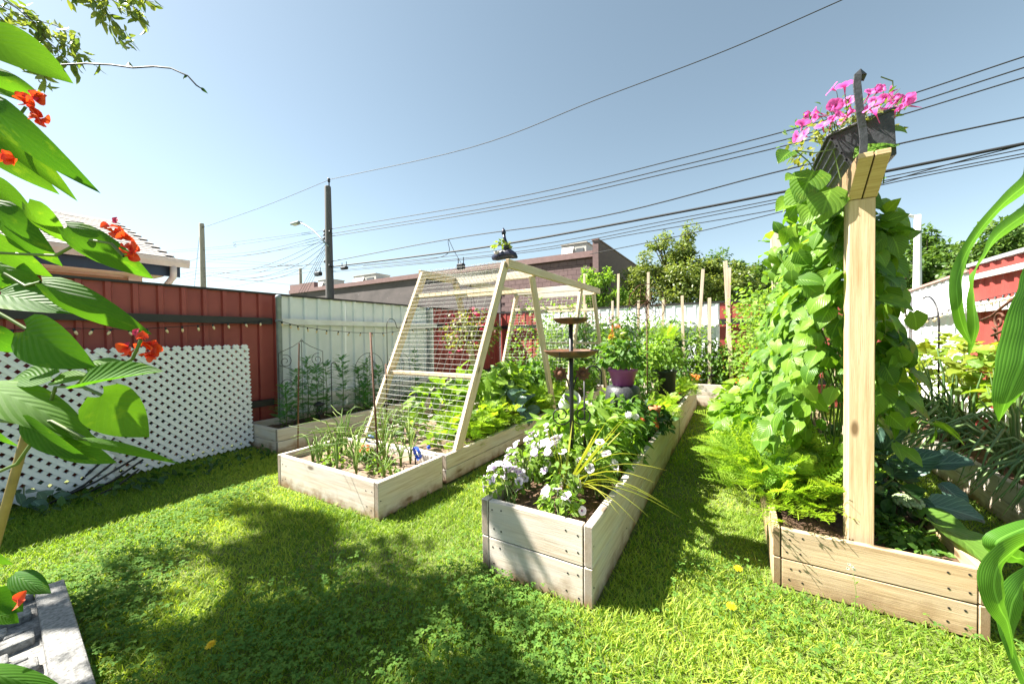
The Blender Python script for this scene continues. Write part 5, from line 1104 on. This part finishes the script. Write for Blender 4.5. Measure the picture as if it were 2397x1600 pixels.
clump('ground_cover','small dark weeds covering the soil right of the post','plant',(.65,2.3,.23),(.66,2.42,.24),(.14,.20,.05),'oval',.025,.045,lm_mid,0,420,shell=.1,nstem=0)
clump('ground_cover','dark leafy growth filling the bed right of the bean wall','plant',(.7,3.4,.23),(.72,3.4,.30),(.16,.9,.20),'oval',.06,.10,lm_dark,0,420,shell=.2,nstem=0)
# onions by the right fence
lab='onion plant with long drooping grey-green leaves beside the right fence'
for k in range(22):
    b=V(random.uniform(1.5,1.75),random.uniform(2.75,5.0),.22);r=root('onion_plant',b,lab,'plant','onion plants beside the right fence')
    for j in range(7):
        a=random.gauss(math.pi*1.12,.7);d=V(math.cos(a),math.sin(a),0);H=random.uniform(.25,.5);up_=random.random()<.3;Lh=random.uniform(.3,.6)*(.3 if up_ else 1)
        p=[b,b+d*.04+V(0,0,H*.5),b+d*Lh*.4+V(0,0,H*(1.2 if up_ else .85)),b+d*Lh*.8+V(0,0,H*(1.5 if up_ else .55)),b+d*Lh*1.1+V(0,0,H*(1.75 if up_ else .05))]
        MB().tube(p,[.007,.009,.009,.006,.001],5).build('leaf',lm_onion,r,True)
q=atx(2220,880,1.85);clump('currant_bush','sunlit yellow-green lobed shrub against the white fence','bush',(1.8,5.1,.22),(1.78,5.15,.78),(.30,.85,.38),'lobed',.08,.14,lm_yel,170,160,shell=.5,nstem=24,droop=.15,up=1.1)
clump('currant_bush','lime shrub in front of the red fence panels','bush',(1.85,4.2,.22),(1.85,4.25,.75),(.22,.5,.42),'lobed',.08,.13,lm_lime,60,120,shell=.5,nstem=14,droop=.15,up=1.0)
clump('leafy_clump','dark green growth at the fence corner behind the bean wall','plant',(1.5,6.6,.22),(1.5,6.5,.5),(.35,.7,.35),'oval',.06,.1,lm_mid,0,350,nstem=10)
clump('bird_planter_leaves','yellow-green leaves sprouting from the bird planter','plant',b0+V(-.07,0,.07),b0+V(-.05,0,.15),(.12,.08,.09),'oval',.03,.05,lm_yel,0,70,nstem=0,top=-.1)
# weed with white flowers on the lawn
wb_=gz(2000,1462);r=root('flowering_weed',wb_,'thin weed with tiny white flowers before the newer bed','plant');tp_=[]
pts=[wb_,atd(2003,1430,1.62),atd(2004,1380,1.62),atd(1997,1335,1.62)];D0=(wb_-CAM)@AF
pts=[wb_]+[atd(a,b,D0-.01) for a,b in((2001,1430),(2004,1385),(1997,1340))];MB().tube(pts,[.0015,.0013,.001,.0008],4).build('stem',m_stem,r,True)
for a,b in((1988,1320),(1985,1330),(1995,1326),(2000,1332)): link('flower',PET,m_wht,r,Mt(atd(a,b,D0),V(1,0,.1),-AF,.006))
for a,b in((1994,1400),(2012,1392),(2008,1360),(1990,1350)): p=atd(2003,b+6,D0);q=atd(a,b,D0);link('leaf',OBJ['lance'][0],lm_lime,r,Mt(p,q-p,V(0,0,1),.018))
lab='yellow dandelion flower standing in the lawn'
for px,py in((1728,1350),(1712,1443),(495,1537)):
    g=gz(px,py+8);r=root('dandelion',g,lab,'flower','dandelions in the lawn');t=g+V(0,0,.06);MB().tube([g,t],.002,4).build('stem',m_stem,r);link('flower',POM,m_dand,r,Matrix.Translation(t)@Matrix.Rotation(.3,4,'X')@Matrix.Scale(.019,4))
r=root('ragged_weeds',(-4.2,1.2,0),'ragged weeds along the foot of the white lattice','plant');m=240;P=np.stack([RG.uniform(-4.35,-4.0,m),RG.uniform(.2,2.0,m),RG.uniform(0,.08,m)],1);d,n=orient(rdir(m),.8,.3);foliage(r,LT['oval'],P,d,n,RG.uniform(.03,.08,m),lm_dark)
q=gz(50,1190);clump('broadleaf_weed','broad-leaved weed at the lattice foot beside the bamboo cane','plant',q,q+V(0,0,.08),(.22,.2,.09),'oval',.08,.13,lm_broc,34,0,nstem=6)
# ================================================================ trees
def tree(name,label,base,H,blobs,nleaf,s0,s1,mat,bark=None,tr=.12,T=None,group=None,jit=.5,limbs=True):
    r=root(name,base,label,'tree',group);base=np.asarray(base,float);mb=MB();ctr=np.mean([b[0] for b in blobs],0)
    mb.tube([base,base+V(.05,.02,H*.3),base*.5+ctr*.5+V(0,0,-H*.05),ctr],[tr,tr*.8,tr*.55,tr*.2],8)
    for c,rad in blobs:
        c=np.asarray(c,float);s=base+(ctr-base)*random.uniform(.35,.7);mb.tube([s,(s+c)/2+V(0,0,.1*H*.3),c],[tr*.4,tr*.28,tr*.1],6)
        for k in range(5): e=c+nrm(RG.normal(size=3))*np.asarray(rad)*.8;mb.tube([(s+c)/2,(c+e)/2,e],[tr*.16,tr*.11,tr*.04],4,False)
    mb.build('trunk',bark or m_bark,r,True)
    tot=sum(np.prod(b[1])**(2/3) for b in blobs);Ps=[];vs=[]
    for c,rad in blobs:
        k=int(nleaf*np.prod(rad)**(2/3)/tot);sub=[(np.asarray(c)+nrm(RG.normal(size=3))*np.asarray(rad)*random.uniform(.3,1.05),np.asarray(rad)*random.uniform(.18,.5)) for _ in range(18)]
        for sc,sr in sub: P,v=scatter(sc,sr,k//18,.2,-1.);Ps.append(P);vs.append(v)
    P=np.vstack(Ps);v=np.vstack(vs);d,n=orient(v,.6,.5,jit,.3);foliage(r,T or LT['mini'],P,d,n,RG.uniform(s0,s1,len(P)),mat,'crown');return r
def tpx(px,py,Y): return aty(px,py,Y)
tree('ash_tree','feathery mountain ash tree with rusty berries behind the back fence',(*tpx(1600,700,16)[:2],0),5,[(tpx(1600,640,16),(1.5,1.2,1.0)),(tpx(1520,650,16),(1.0,1.,.9)),(tpx(1590,585,16),(.8,.8,.8)),(tpx(1690,660,16.),(1.1,1.,.8)),(tpx(1480,690,16),(.9,.9,.7)),(tpx(1608,560,16),(.25,.25,.6)),(tpx(1540,570,16),(.5,.4,.35)),(tpx(1660,620,16),(.7,.6,.5)),(tpx(1620,690,16),(1.4,1.,.7))],26000,.08,.15,lm_tree2,tr=.14)
tree('broadleaf_tree','rounded dark green tree standing beyond the feathery ash tree',(*tpx(1760,700,22)[:2],0),5,[(tpx(1720,650,22),(1.5,1.2,1.2)),(tpx(1775,655,22),(1.4,1.2,1.1)),(tpx(1690,690,22),(1.5,1.,.9)),(tpx(1800,690,22),(1.5,1.2,1.))],15000,.12,.22,lm_tree,tr=.2)
tree('young_tree','light yellow-green young tree by the block building corner',(*tpx(1395,720,10)[:2],0),3,[(tpx(1395,680,10),(.5,.5,.5)),(tpx(1420,650,10),(.25,.25,.3)),(tpx(1375,650,10),(.3,.3,.25)),(tpx(1400,710,10),(.6,.5,.35)),(tpx(1445,690,10),(.3,.3,.3))],3200,.07,.12,lm_lime,tr=.06)
tree('broadleaf_tree','deep green tree with a conifer-like tip behind the bean wall',(*tpx(2170,700,15)[:2],0),5,[(tpx(2170,610,15),(.45,.5,1.0)),(tpx(2140,650,15),(.9,.8,.9)),(tpx(2230,640,15),(.9,.8,.8)),(tpx(2200,690,15),(1.2,.9,.8))],13000,.09,.16,lm_tree,tr=.16)
tree('broadleaf_tree','spreading green tree above the sunlit red fence',(*tpx(2400,650,14)[:2],0),5,[(tpx(2330,600,14),(.9,.9,.6)),(tpx(2400,575,14),(1.1,1.,.8)),(tpx(2280,620,14),(.7,.7,.5)),(tpx(2480,590,14),(1.2,1.,.9)),(tpx(2380,640,14),(1.2,1,.6))],15000,.09,.16,lm_tree,tr=.16)
q0=aty(2148,560,11.);lp_=root('lamp_post',(q0[0],11.,0),'slim white lamp post rising behind the bean wall','lamp post');MB().lathe([(.09,0),(.06,q0[2]),(.055,q0[2]+.5),(0,q0[2]+.51)],(q0[0],11.,0),10).build('shaft',m_whitep,lp_,True);MB().tube([(q0[0],11.,q0[2]+.45),(q0[0]-.2,11,q0[2]+.55),(q0[0]-.6,11,q0[2]+.55)],.03,6).build('arm',m_whitep,lp_,True)
# ---------------------------------------------------------------- overhanging elm to the left: its crown throws the dappled shade
el=root('elm_tree',(-5.6,-1.6,0),'elm tree with drooping leafy twigs hanging into the upper left of the sky','tree')
TR=[V(-5.6,-1.6,0),V(-5.4,-1.4,1.6),V(-5.0,-.9,3.2),V(-4.6,-.4,4.4)]
MB().tube(TR,[.16,.13,.09,.04],10).build('trunk',m_bark,el,True)
mb=MB();Ps=[];tw=[]
ctr=[(V(-4.92,-0.06,3.95),(.8,.28,.3)),(V(-4.22,-0.12,3.85),(.6,.25,.3)),(V(-5.62,-0.14,4.05),(.6,.3,.3)),(V(-4.57,-0.34,3.9),(.9,.45,.5)),(V(-4.12,-0.59,3.7),(.5,.35,.4)),(V(-5.12,-0.54,4.1),(.8,.5,.5)),(V(-4.42,-0.89,3.8),(.9,.45,.5)),(V(-5.42,-0.19,4.2),(.6,.4,.4))]
for c,rad in ctr:
    s=TR[2]*.5+TR[3]*.5;mb.tube([s,(s+c)/2+V(0,0,.15),c],[.04,.025,.01],6)
    for k in range(9):
        e=c+nrm(RG.normal(size=3))*np.asarray(rad)*random.uniform(.5,1.);mb.tube([c,(c+e)/2+V(0,0,.05),e],[.01,.007,.003],4,False);P,v=scatter(e,(.20,.17,.15),58,.1,-1.);Ps.append(P)
# branch whose tip shades the front of the tall bed
S_=2.6/ (1/np.linalg.norm(V(1,.3,-1.3)));
A_=V(-.955,1.54,.37)-SUN*S_;B_=V(-.715,1.54,.015)-SUN*S_
mb.tube([TR[3],A_+V(-.4,-.2,.35),A_+(A_-B_)*.15,A_,(A_+B_)/2,B_],[.035,.03,.026,.023,.019,.006],8)
mb.build('branches',m_bark,el,True)
# twigs seen in the picture
mb=MB();tp=[]
for pts,D in (([(-60,-40),(40,20),(100,70),(160,110),(210,140)],2.15),([(-30,0),(60,40),(130,60),(185,88)],2.18),([(150,-60),(200,-10),(250,30),(290,75),(296,105)],2.2),([(180,-50),(260,-5),(320,20),(330,40)],2.25),([(60,30),(110,95),(150,130),(175,160)],2.15),([(0,40),(50,90),(80,130),(110,195)],2.1),([(90,-50),(170,-20),(220,0),(240,40)],2.15),([(-40,30),(10,60),(40,100),(60,130)],2.15),([(120,-60),(200,-25),(300,-8),(360,5)],2.2)):
    Q=np.array([atd(a,b,D) for a,b in pts]);mb.tube(Q,np.linspace(.004,.001,len(Q)),5,False)
    for t in np.linspace(.1,1,26): 
        u=t*(len(Q)-1);i=min(int(u),len(Q)-2);tp.append(Q[i]+(Q[i+1]-Q[i])*(u-i))
mb.build('twigs',m_bark,el,True)
tp=np.array(tp);P=np.vstack([tp+RG.normal(size=tp.shape)*.02 for _ in range(2)]);m=len(P);d=RG.normal(size=(m,3))*.6+np.array([.2,.0,-.75]);n=RG.normal(size=(m,3));foliage(el,LT['lance'],P,d,n,RG.uniform(.05,.085,m),lm_tree2,'twig_leaves')
P=np.vstack(Ps);m=len(P);d=RG.normal(size=(m,3));d[:,2]-=.5;foliage(el,LT['oval'],P,d,RG.normal(size=(m,3))+[0,0,.8],RG.uniform(.06,.10,m),lm_tree,'crown')
# ================================================================ runner bean vine in the left foreground
rb=root('runner_bean_vine',(-.95,.12,0),'runner bean vine with scarlet flowers climbing a bamboo cane','vine')
HB=[leafmesh('heart',10+k,L=1.,W=.66+.05*k,fold=.34-.2*k,droop=.10+.10*k,nl=16,nw=5,wave=.0) for k in range(4)]
#   base px, tip px, depth base, depth tip, width ratio, normal tweak
LV=[((-45,75),(153,168),.56,95,.5),((-40,160),(88,208),.60,45,.4),((-40,195),(58,228),.60,45,.3),((-45,225),(140,412),.56,62,.1),((-30,290),(167,443),.58,46,.5),((-40,330),(95,425),.60,50,.3),
((-30,425),(78,505),.60,48,.3),((62,478),(122,578),.57,70,.2),((-20,478),(68,607),.58,62,.4),((155,532),(324,634),.55,62,.1),((-30,555),(106,650),.58,52,.5),((-30,600),(58,668),.60,60,.3),
((0,690),(157,708),.55,80,.8),((97,662),(278,767),.54,62,.5),((60,772),(186,858),.53,100,.3),((-40,775),(33,822),.58,50,.4),((-30,640),(40,735),.57,60,.4),
((195,902),(367,852),.50,66,.7),((237,926),(342,1024),.51,100,.2),((122,880),(6,872),.54,60,.7),((205,850),(268,842),.56,40,.6),((128,890),(205,872),.54,45,.7),((-30,905),(192,978),.52,88,.9),((62,988),(172,1088),.50,60,.2),((98,985),(205,1048),.52,50,.3),((140,1040),(242,1078),.51,46,.4),((205,1030),(412,1068),.50,22,.8),
((30,1345),(86,1368),.58,40,.8),((-30,1400),(60,1425),.58,60,.8),((-60,1570),(150,1600),.54,50,1.2),((-20,1290),(18,1330),.66,40,.6),((-30,1000),(20,1060),.55,40,.5),((-20,1435),(48,1450),.58,35,.9)]
for (a,b,D0,wpx,up) in LV:
    A=atd(*a,D0);B=atd(*b,D0+random.uniform(-.03,.03));Ln=np.linalg.norm(B-A);n=nrm(-AF*.75+V(0,0,up)+V(-.25,0,0)+RG.normal(size=3)*.15);k=random.randrange(4)
    link('leaf',HB[k],lm_beanS,rb,Mt(A,B-A,n,Ln,wpx*1.12*D0/FPX/(.66+.05*k)))
mb=MB()
for pts,D in(([(-60,700),(20,745),(62,770)],.55),([(-40,590),(60,595),(130,598),(200,560),(225,545)],.58),([(10,640),(60,670),(95,660)],.56),([(-40,1120),(40,1085),(100,1000),(130,905),(195,905),(240,925)],.53),([(-40,980),(60,990),(120,985),(205,1030)],.51),([(200,560),(260,570),(290,600)],.56),([(330,795),(310,840),(240,880),(190,900)],.52),([(60,250),(40,280),(0,270),(-40,300)],.6)):
    mb.tube([atd(a,b,D) for a,b in pts],[.0022]*len(pts),6,False)
mb.build('stems',m_stem,rb,True,kind='stuff')
tendril=[atd(a,b,.60) for a,b in((140,152),(200,149),(260,152),(310,159),(360,156),(400,160),(440,178),(460,200),(478,212))]
MB().tube(tendril,[.0012]*8+[.0006],5).build('tendril',m_wire,rb,True)
for (a,b,s) in(((312,158),(283,142),.022),((440,178),(432,180),.012),((470,205),(478,212),.012)): p=atd(*a,.6);q=atd(*b,.6);link('leaf',OBJ['lance'][1],lm_dark,rb,Mt(p,q-p,-AF,s))
PETL=mesh_from('bean_petal',*leaf_arrays('round',1,1.1,.5,.5,5,2,.06))
FLW=[(60,245),(72,262),(85,275),(95,280),(52,230),(80,232),(275,545),(290,560),(295,580),(310,590),(300,600),(258,530),(330,790),(345,800),(355,812),(340,825),(300,815),(350,830),(5,360),(10,372),(42,1402),(315,820)]
for px,py in FLW:
    p=atd(px,py,.55);fr=root and bpy.data.objects
    for k in range(3):
        d=nrm(RG.normal(size=3)+AR*.5);link('petal',PETL,m_redbean,rb,Mt(p,d,RG.normal(size=3),random.uniform(.009,.016)))
for k in range(10): px,py=random.choice([(60,225),(85,228),(262,520),(275,522),(300,815),(325,780)]);p=atd(px+random.uniform(-12,12),py+random.uniform(-10,10),.55);link('bud',PETL,m_fus,rb,Mt(p,V(.2,0,.6),-AF,.007))
c1=atd(70,985,.55);c2=atd(0,1235,.60);dv=(c2-c1)/(c2[2]-c1[2]);cg=c1+dv*(0-c1[2])
cn=root('bamboo_cane',cg,'thin tan bamboo cane leaning under the runner bean leaves','cane')
MB().tube([cg,c2,c1],[.0065,.006,.0055],8).build('cane',m_stemy,cn,True)
for t in(.3,.6): p=c1+(cg-c1)*t;MB().tube([p,p+nrm(cg-c1)*.006],.0078,8).build('node',m_stemy,cn,True)
MB().tube([c1,c1-nrm(cg-c1)*.012],[.0062,.005],8).build('cut_end',m_wpost,cn,True)
# ================================================================ corn plant at the right edge
co=root('corn_plant',(.74,1.38,0),'corn plant with broad twisting leaves leaning in from the right','plant')
MB().tube([V(.74,1.38,0),V(.74,1.38,.8),V(.735,1.375,1.6)],[.016,.014,.008],10).build('stalk',m_stem,co,True)
def ribbon(pts,ws,mat,parent,twist=None,name='leaf',Dd=None):
    Q=np.array([V(.735,1.376,atd(*pts[0])[2]-.18)]+[atd(a,b,D) for a,b,D in pts]);ws=[ws[0]*.8]+ws;twist=[twist[0]]+twist if twist else None;n0=len(Q);t=np.linspace(0,n0-1,6*n0);i=np.minimum(t.astype(int),n0-2);f=(t-i)[:,None]
    pe=np.vstack([2*Q[0]-Q[1],Q,2*Q[-1]-Q[-2]]);p0,p1,p2,p3=pe[i],pe[i+1],pe[i+2],pe[i+3];C=.5*(2*p1+(p2-p0)*f+(2*p0-5*p1+4*p2-p3)*f**2+(3*p1-p0-3*p2+p3)*f**3)
    W=np.interp(t,range(n0),ws);tw=np.interp(t,range(n0),twist if twist else [0]*n0);T_=np.gradient(C,axis=0);vs=[];uv=[]
    for k in range(len(C)):
        tt=nrm(T_[k]);s=nrm(np.cross(tt,AF));nn=np.cross(s,tt);a=tw[k];sd=math.cos(a)*s+math.sin(a)*nn;n2=np.cross(sd,tt);D=(C[k]-CAM)@AF
        for j in(-2,-1,0,1,2): w=W[k]*D/FPX/2;vs.append(C[k]+sd*w*j/2-n2*w*(.22-.22*(j/2)**2)+n2*.02*w*math.sin(k*.9+j));uv.append((.5+j*.25,k/len(C)))
    m=5;fs=[(k*m+j,k*m+j+1,(k+1)*m+j+1,(k+1)*m+j) for k in range(len(C)-1) for j in range(4)]
    return link(name,mesh_from(name,vs,fs,np.array(uv)),mat,parent)
ribbon([(2440,380,.9),(2397,430,.88),(2340,480,.86),(2275,560,.85),(2240,640,.85),(2238,700,.85),(2250,760,.86),(2275,810,.87)],[50,46,34,30,30,26,24,4],lm_corn,co,[.2,.3,.4,.3,0,-.2,-.2,0])
ribbon([(2440,470,.92),(2397,500,.9),(2330,550,.88),(2300,600,.87),(2275,640,.87),(2272,700,.87),(2278,770,.87),(2268,830,.88)],[40,40,36,26,44,40,30,4],lm_corn,co,[.1,.2,.3,.6,.9,.4,0,0])
ribbon([(2440,640,.82),(2400,700,.8),(2390,780,.79),(2375,860,.78),(2350,930,.78),(2338,985,.79)],[60,70,95,90,60,4],lm_corn,co,[.3,.2,0,-.1,0,.1])
ribbon([(2450,1240,.8),(2397,1260,.78),(2340,1300,.76),(2318,1350,.75),(2330,1410,.75),(2350,1450,.76),(2365,1500,.77),(2370,1540,.78)],[60,70,70,66,52,40,20,3],lm_corn,co,[.6,.5,.2,0,0,.3,.2,0])
ribbon([(2450,1330,.84),(2397,1350,.82),(2370,1390,.8),(2358,1440,.8),(2360,1500,.8),(2385,1570,.8),(2420,1640,.82)],[40,50,56,46,34,30,20],lm_corn,co,[.2,.1,-.2,-.3,.2,.4,0])
ribbon([(2430,760,.9),(2400,800,.9),(2392,860,.9)],[30,30,4],lm_corn,co)
ribbon([(2420,1330,.9),(2370,1300,.88),(2330,1270,.86),(2400,1235,.86),(2450,1225,.88)],[20,40,40,34,20],lm_corn,co,[0,.3,.8,.9,.5])
# ================================================================ lawn grass and clover
BX=[(-4.74,-4.06,2.02,7.4),(-3.24,-1.98,1.60,7.1),(-1.13,-.52,1.53,6.75),(-2.0,1.0,6.84,7.5),(.145,.86,2.13,6.65),(1.43,2.05,2.58,7.4)]
def free(P):
    ok=np.ones(len(P),bool)
    for a,b,c,d in BX: ok&=~((P[:,0]>a)&(P[:,0]<b)&(P[:,1]>c)&(P[:,1]<d))
    return ok&(P[:,0]>-4.85)&(P[:,0]<2.05)
def lawn_pts(m,x0,x1,y0,y1):
    P=np.stack([RG.uniform(x0,x1,m),RG.uniform(y0,y1,m)],1);return P[free(P)]
def inview(P,pad=.15):
    d=np.stack([P[:,0],P[:,1],np.full(len(P),-HCAM)],1);z=d@AF;x=(d@AR)/np.maximum(z,.01);y=(d@AU)/np.maximum(z,.01)
    return (z>.2)&(np.abs(x)<1.378+pad)&(y>-.92-pad)
blade=(np.array([(-.5,0,0),(.5,0,0),(.38,.0,.5),(-.38,.0,.5),(0,.0,1.)]),[(0,1,2,3),(3,2,4)],np.array([(0,0),(1,0),(1,.5),(0,.5),(.5,1)]))
lm_grass=leafm('grass_blade',(.09,.20,.016),(.38,.45,.07),trf=.42,vein=0,rough=.5,spec=.25)
lm_clover=leafm('clover_leaf',(.06,.145,.026),(.14,.24,.04),trf=.3,vein=0,rough=.75,spec=.12)
def curved_blade(bend):
    vs=[];h=[0,.4,.75,1.];w=[.5,.45,.3,0.]
    for a,b in zip(h,w):
        y=bend*a*a;z=a*(1-.25*bend*a)
        vs+= [(-b,y,z),(b,y,z)] if b else [(0,y,z)]
    return np.array(vs),[(0,1,3,2),(2,3,5,4),(4,5,6)],np.array([(.5,.5)]*7)
def add_blades(m,x0,x1,y0,y1,h0,h1,w,name):
    P=lawn_pts(m,x0,x1,y0,y1);P=P[inview(P)];k=len(P);n=k//3
    tuft=.5+.5*np.sin(P[:,0]*3.1+1.3*np.sin(P[:,1]*2.3))*np.sin(P[:,1]*2.7+.8)
    sz=RG.uniform(h0,h1,k)*(.55+.75*tuft)
    for b in range(3):
        idx=np.arange(b,k,3);q=P[idx];kk=len(q);a=RG.uniform(0,2*math.pi,kk);lean=RG.uniform(-.9,.9,(kk,2))
        X=np.stack([np.cos(a),np.sin(a),np.zeros(kk)],1);Y=np.stack([-np.sin(a),np.cos(a),np.zeros(kk)],1);Z=np.stack([lean[:,0],lean[:,1],np.ones(kk)],1)
        ww=w*RG.uniform(.7,1.3,kk);s=sz[idx];R=np.stack([X*ww[:,None],Y*s[:,None],Z*s[:,None]],2);t=np.stack([q[:,0],q[:,1],np.full(kk,-.008)],1)
        rv=np.clip(.5*RG.random(kk)+.5*(.5+.5*np.sin(q[:,0]*1.7+q[:,1]*2.9)),0,.999)
        o=bulk(name,curved_blade((.25,.6,.95)[b]),(R,t),lm_grass,None,'stuff',True,rv);tag(o,('short upright','bent mown','flattened curling')[b]+' grass blades covering the '+('near' if h1>.044 else 'far')+' lawn','grass')
add_blades(245000,-4.85,2.05,.15,2.9,.015,.045,.0044,'grass')
add_blades(115000,-4.85,2.05,2.9,7.5,.018,.042,.006,'grass')
# clover in patches
P=lawn_pts(60000,-3.4,1.6,.2,3.2);pn=np.sin(P[:,0]*2.3+.7)*np.sin(P[:,1]*3.1+1.1)+.5*np.sin(P[:,0]*5.1+P[:,1]*4.3)+.9*np.clip(1.6-P[:,1],-1,1)
P=P[(pn+RG.normal(size=len(P))*.45>.85)];P=P[inview(P)];P=P[:13000];k=len(P)
cl=leaf_arrays('clover',1,.9,.3,.15,3,1);vs=[];fs=[];uv=[]
for j in range(3):
    a=2*math.pi*j/3;c,s=math.cos(a),math.sin(a);b=len(vs);vs+= [(x*c-y*s,x*s+y*c,z+.1) for x,y,z in cl[0]];fs+=[tuple(i+b for i in f) for f in cl[1]];uv+=list(cl[2])
T3=(np.array(vs),fs,np.array(uv));n=np.tile([0,0,1.],(k,1))+RG.normal(size=(k,3))*.28;d=RG.normal(size=(k,3));d[:,2]=0
z=RG.uniform(.025,.055,k);sc_=RG.uniform(.008,.016,k)
o=bulk('clover',T3,(frames(d,n,sc_),np.stack([P[:,0],P[:,1],z],1)),lm_clover,None,'stuff');tag(o,'clover leaves scattered in patches through the near lawn','clover')
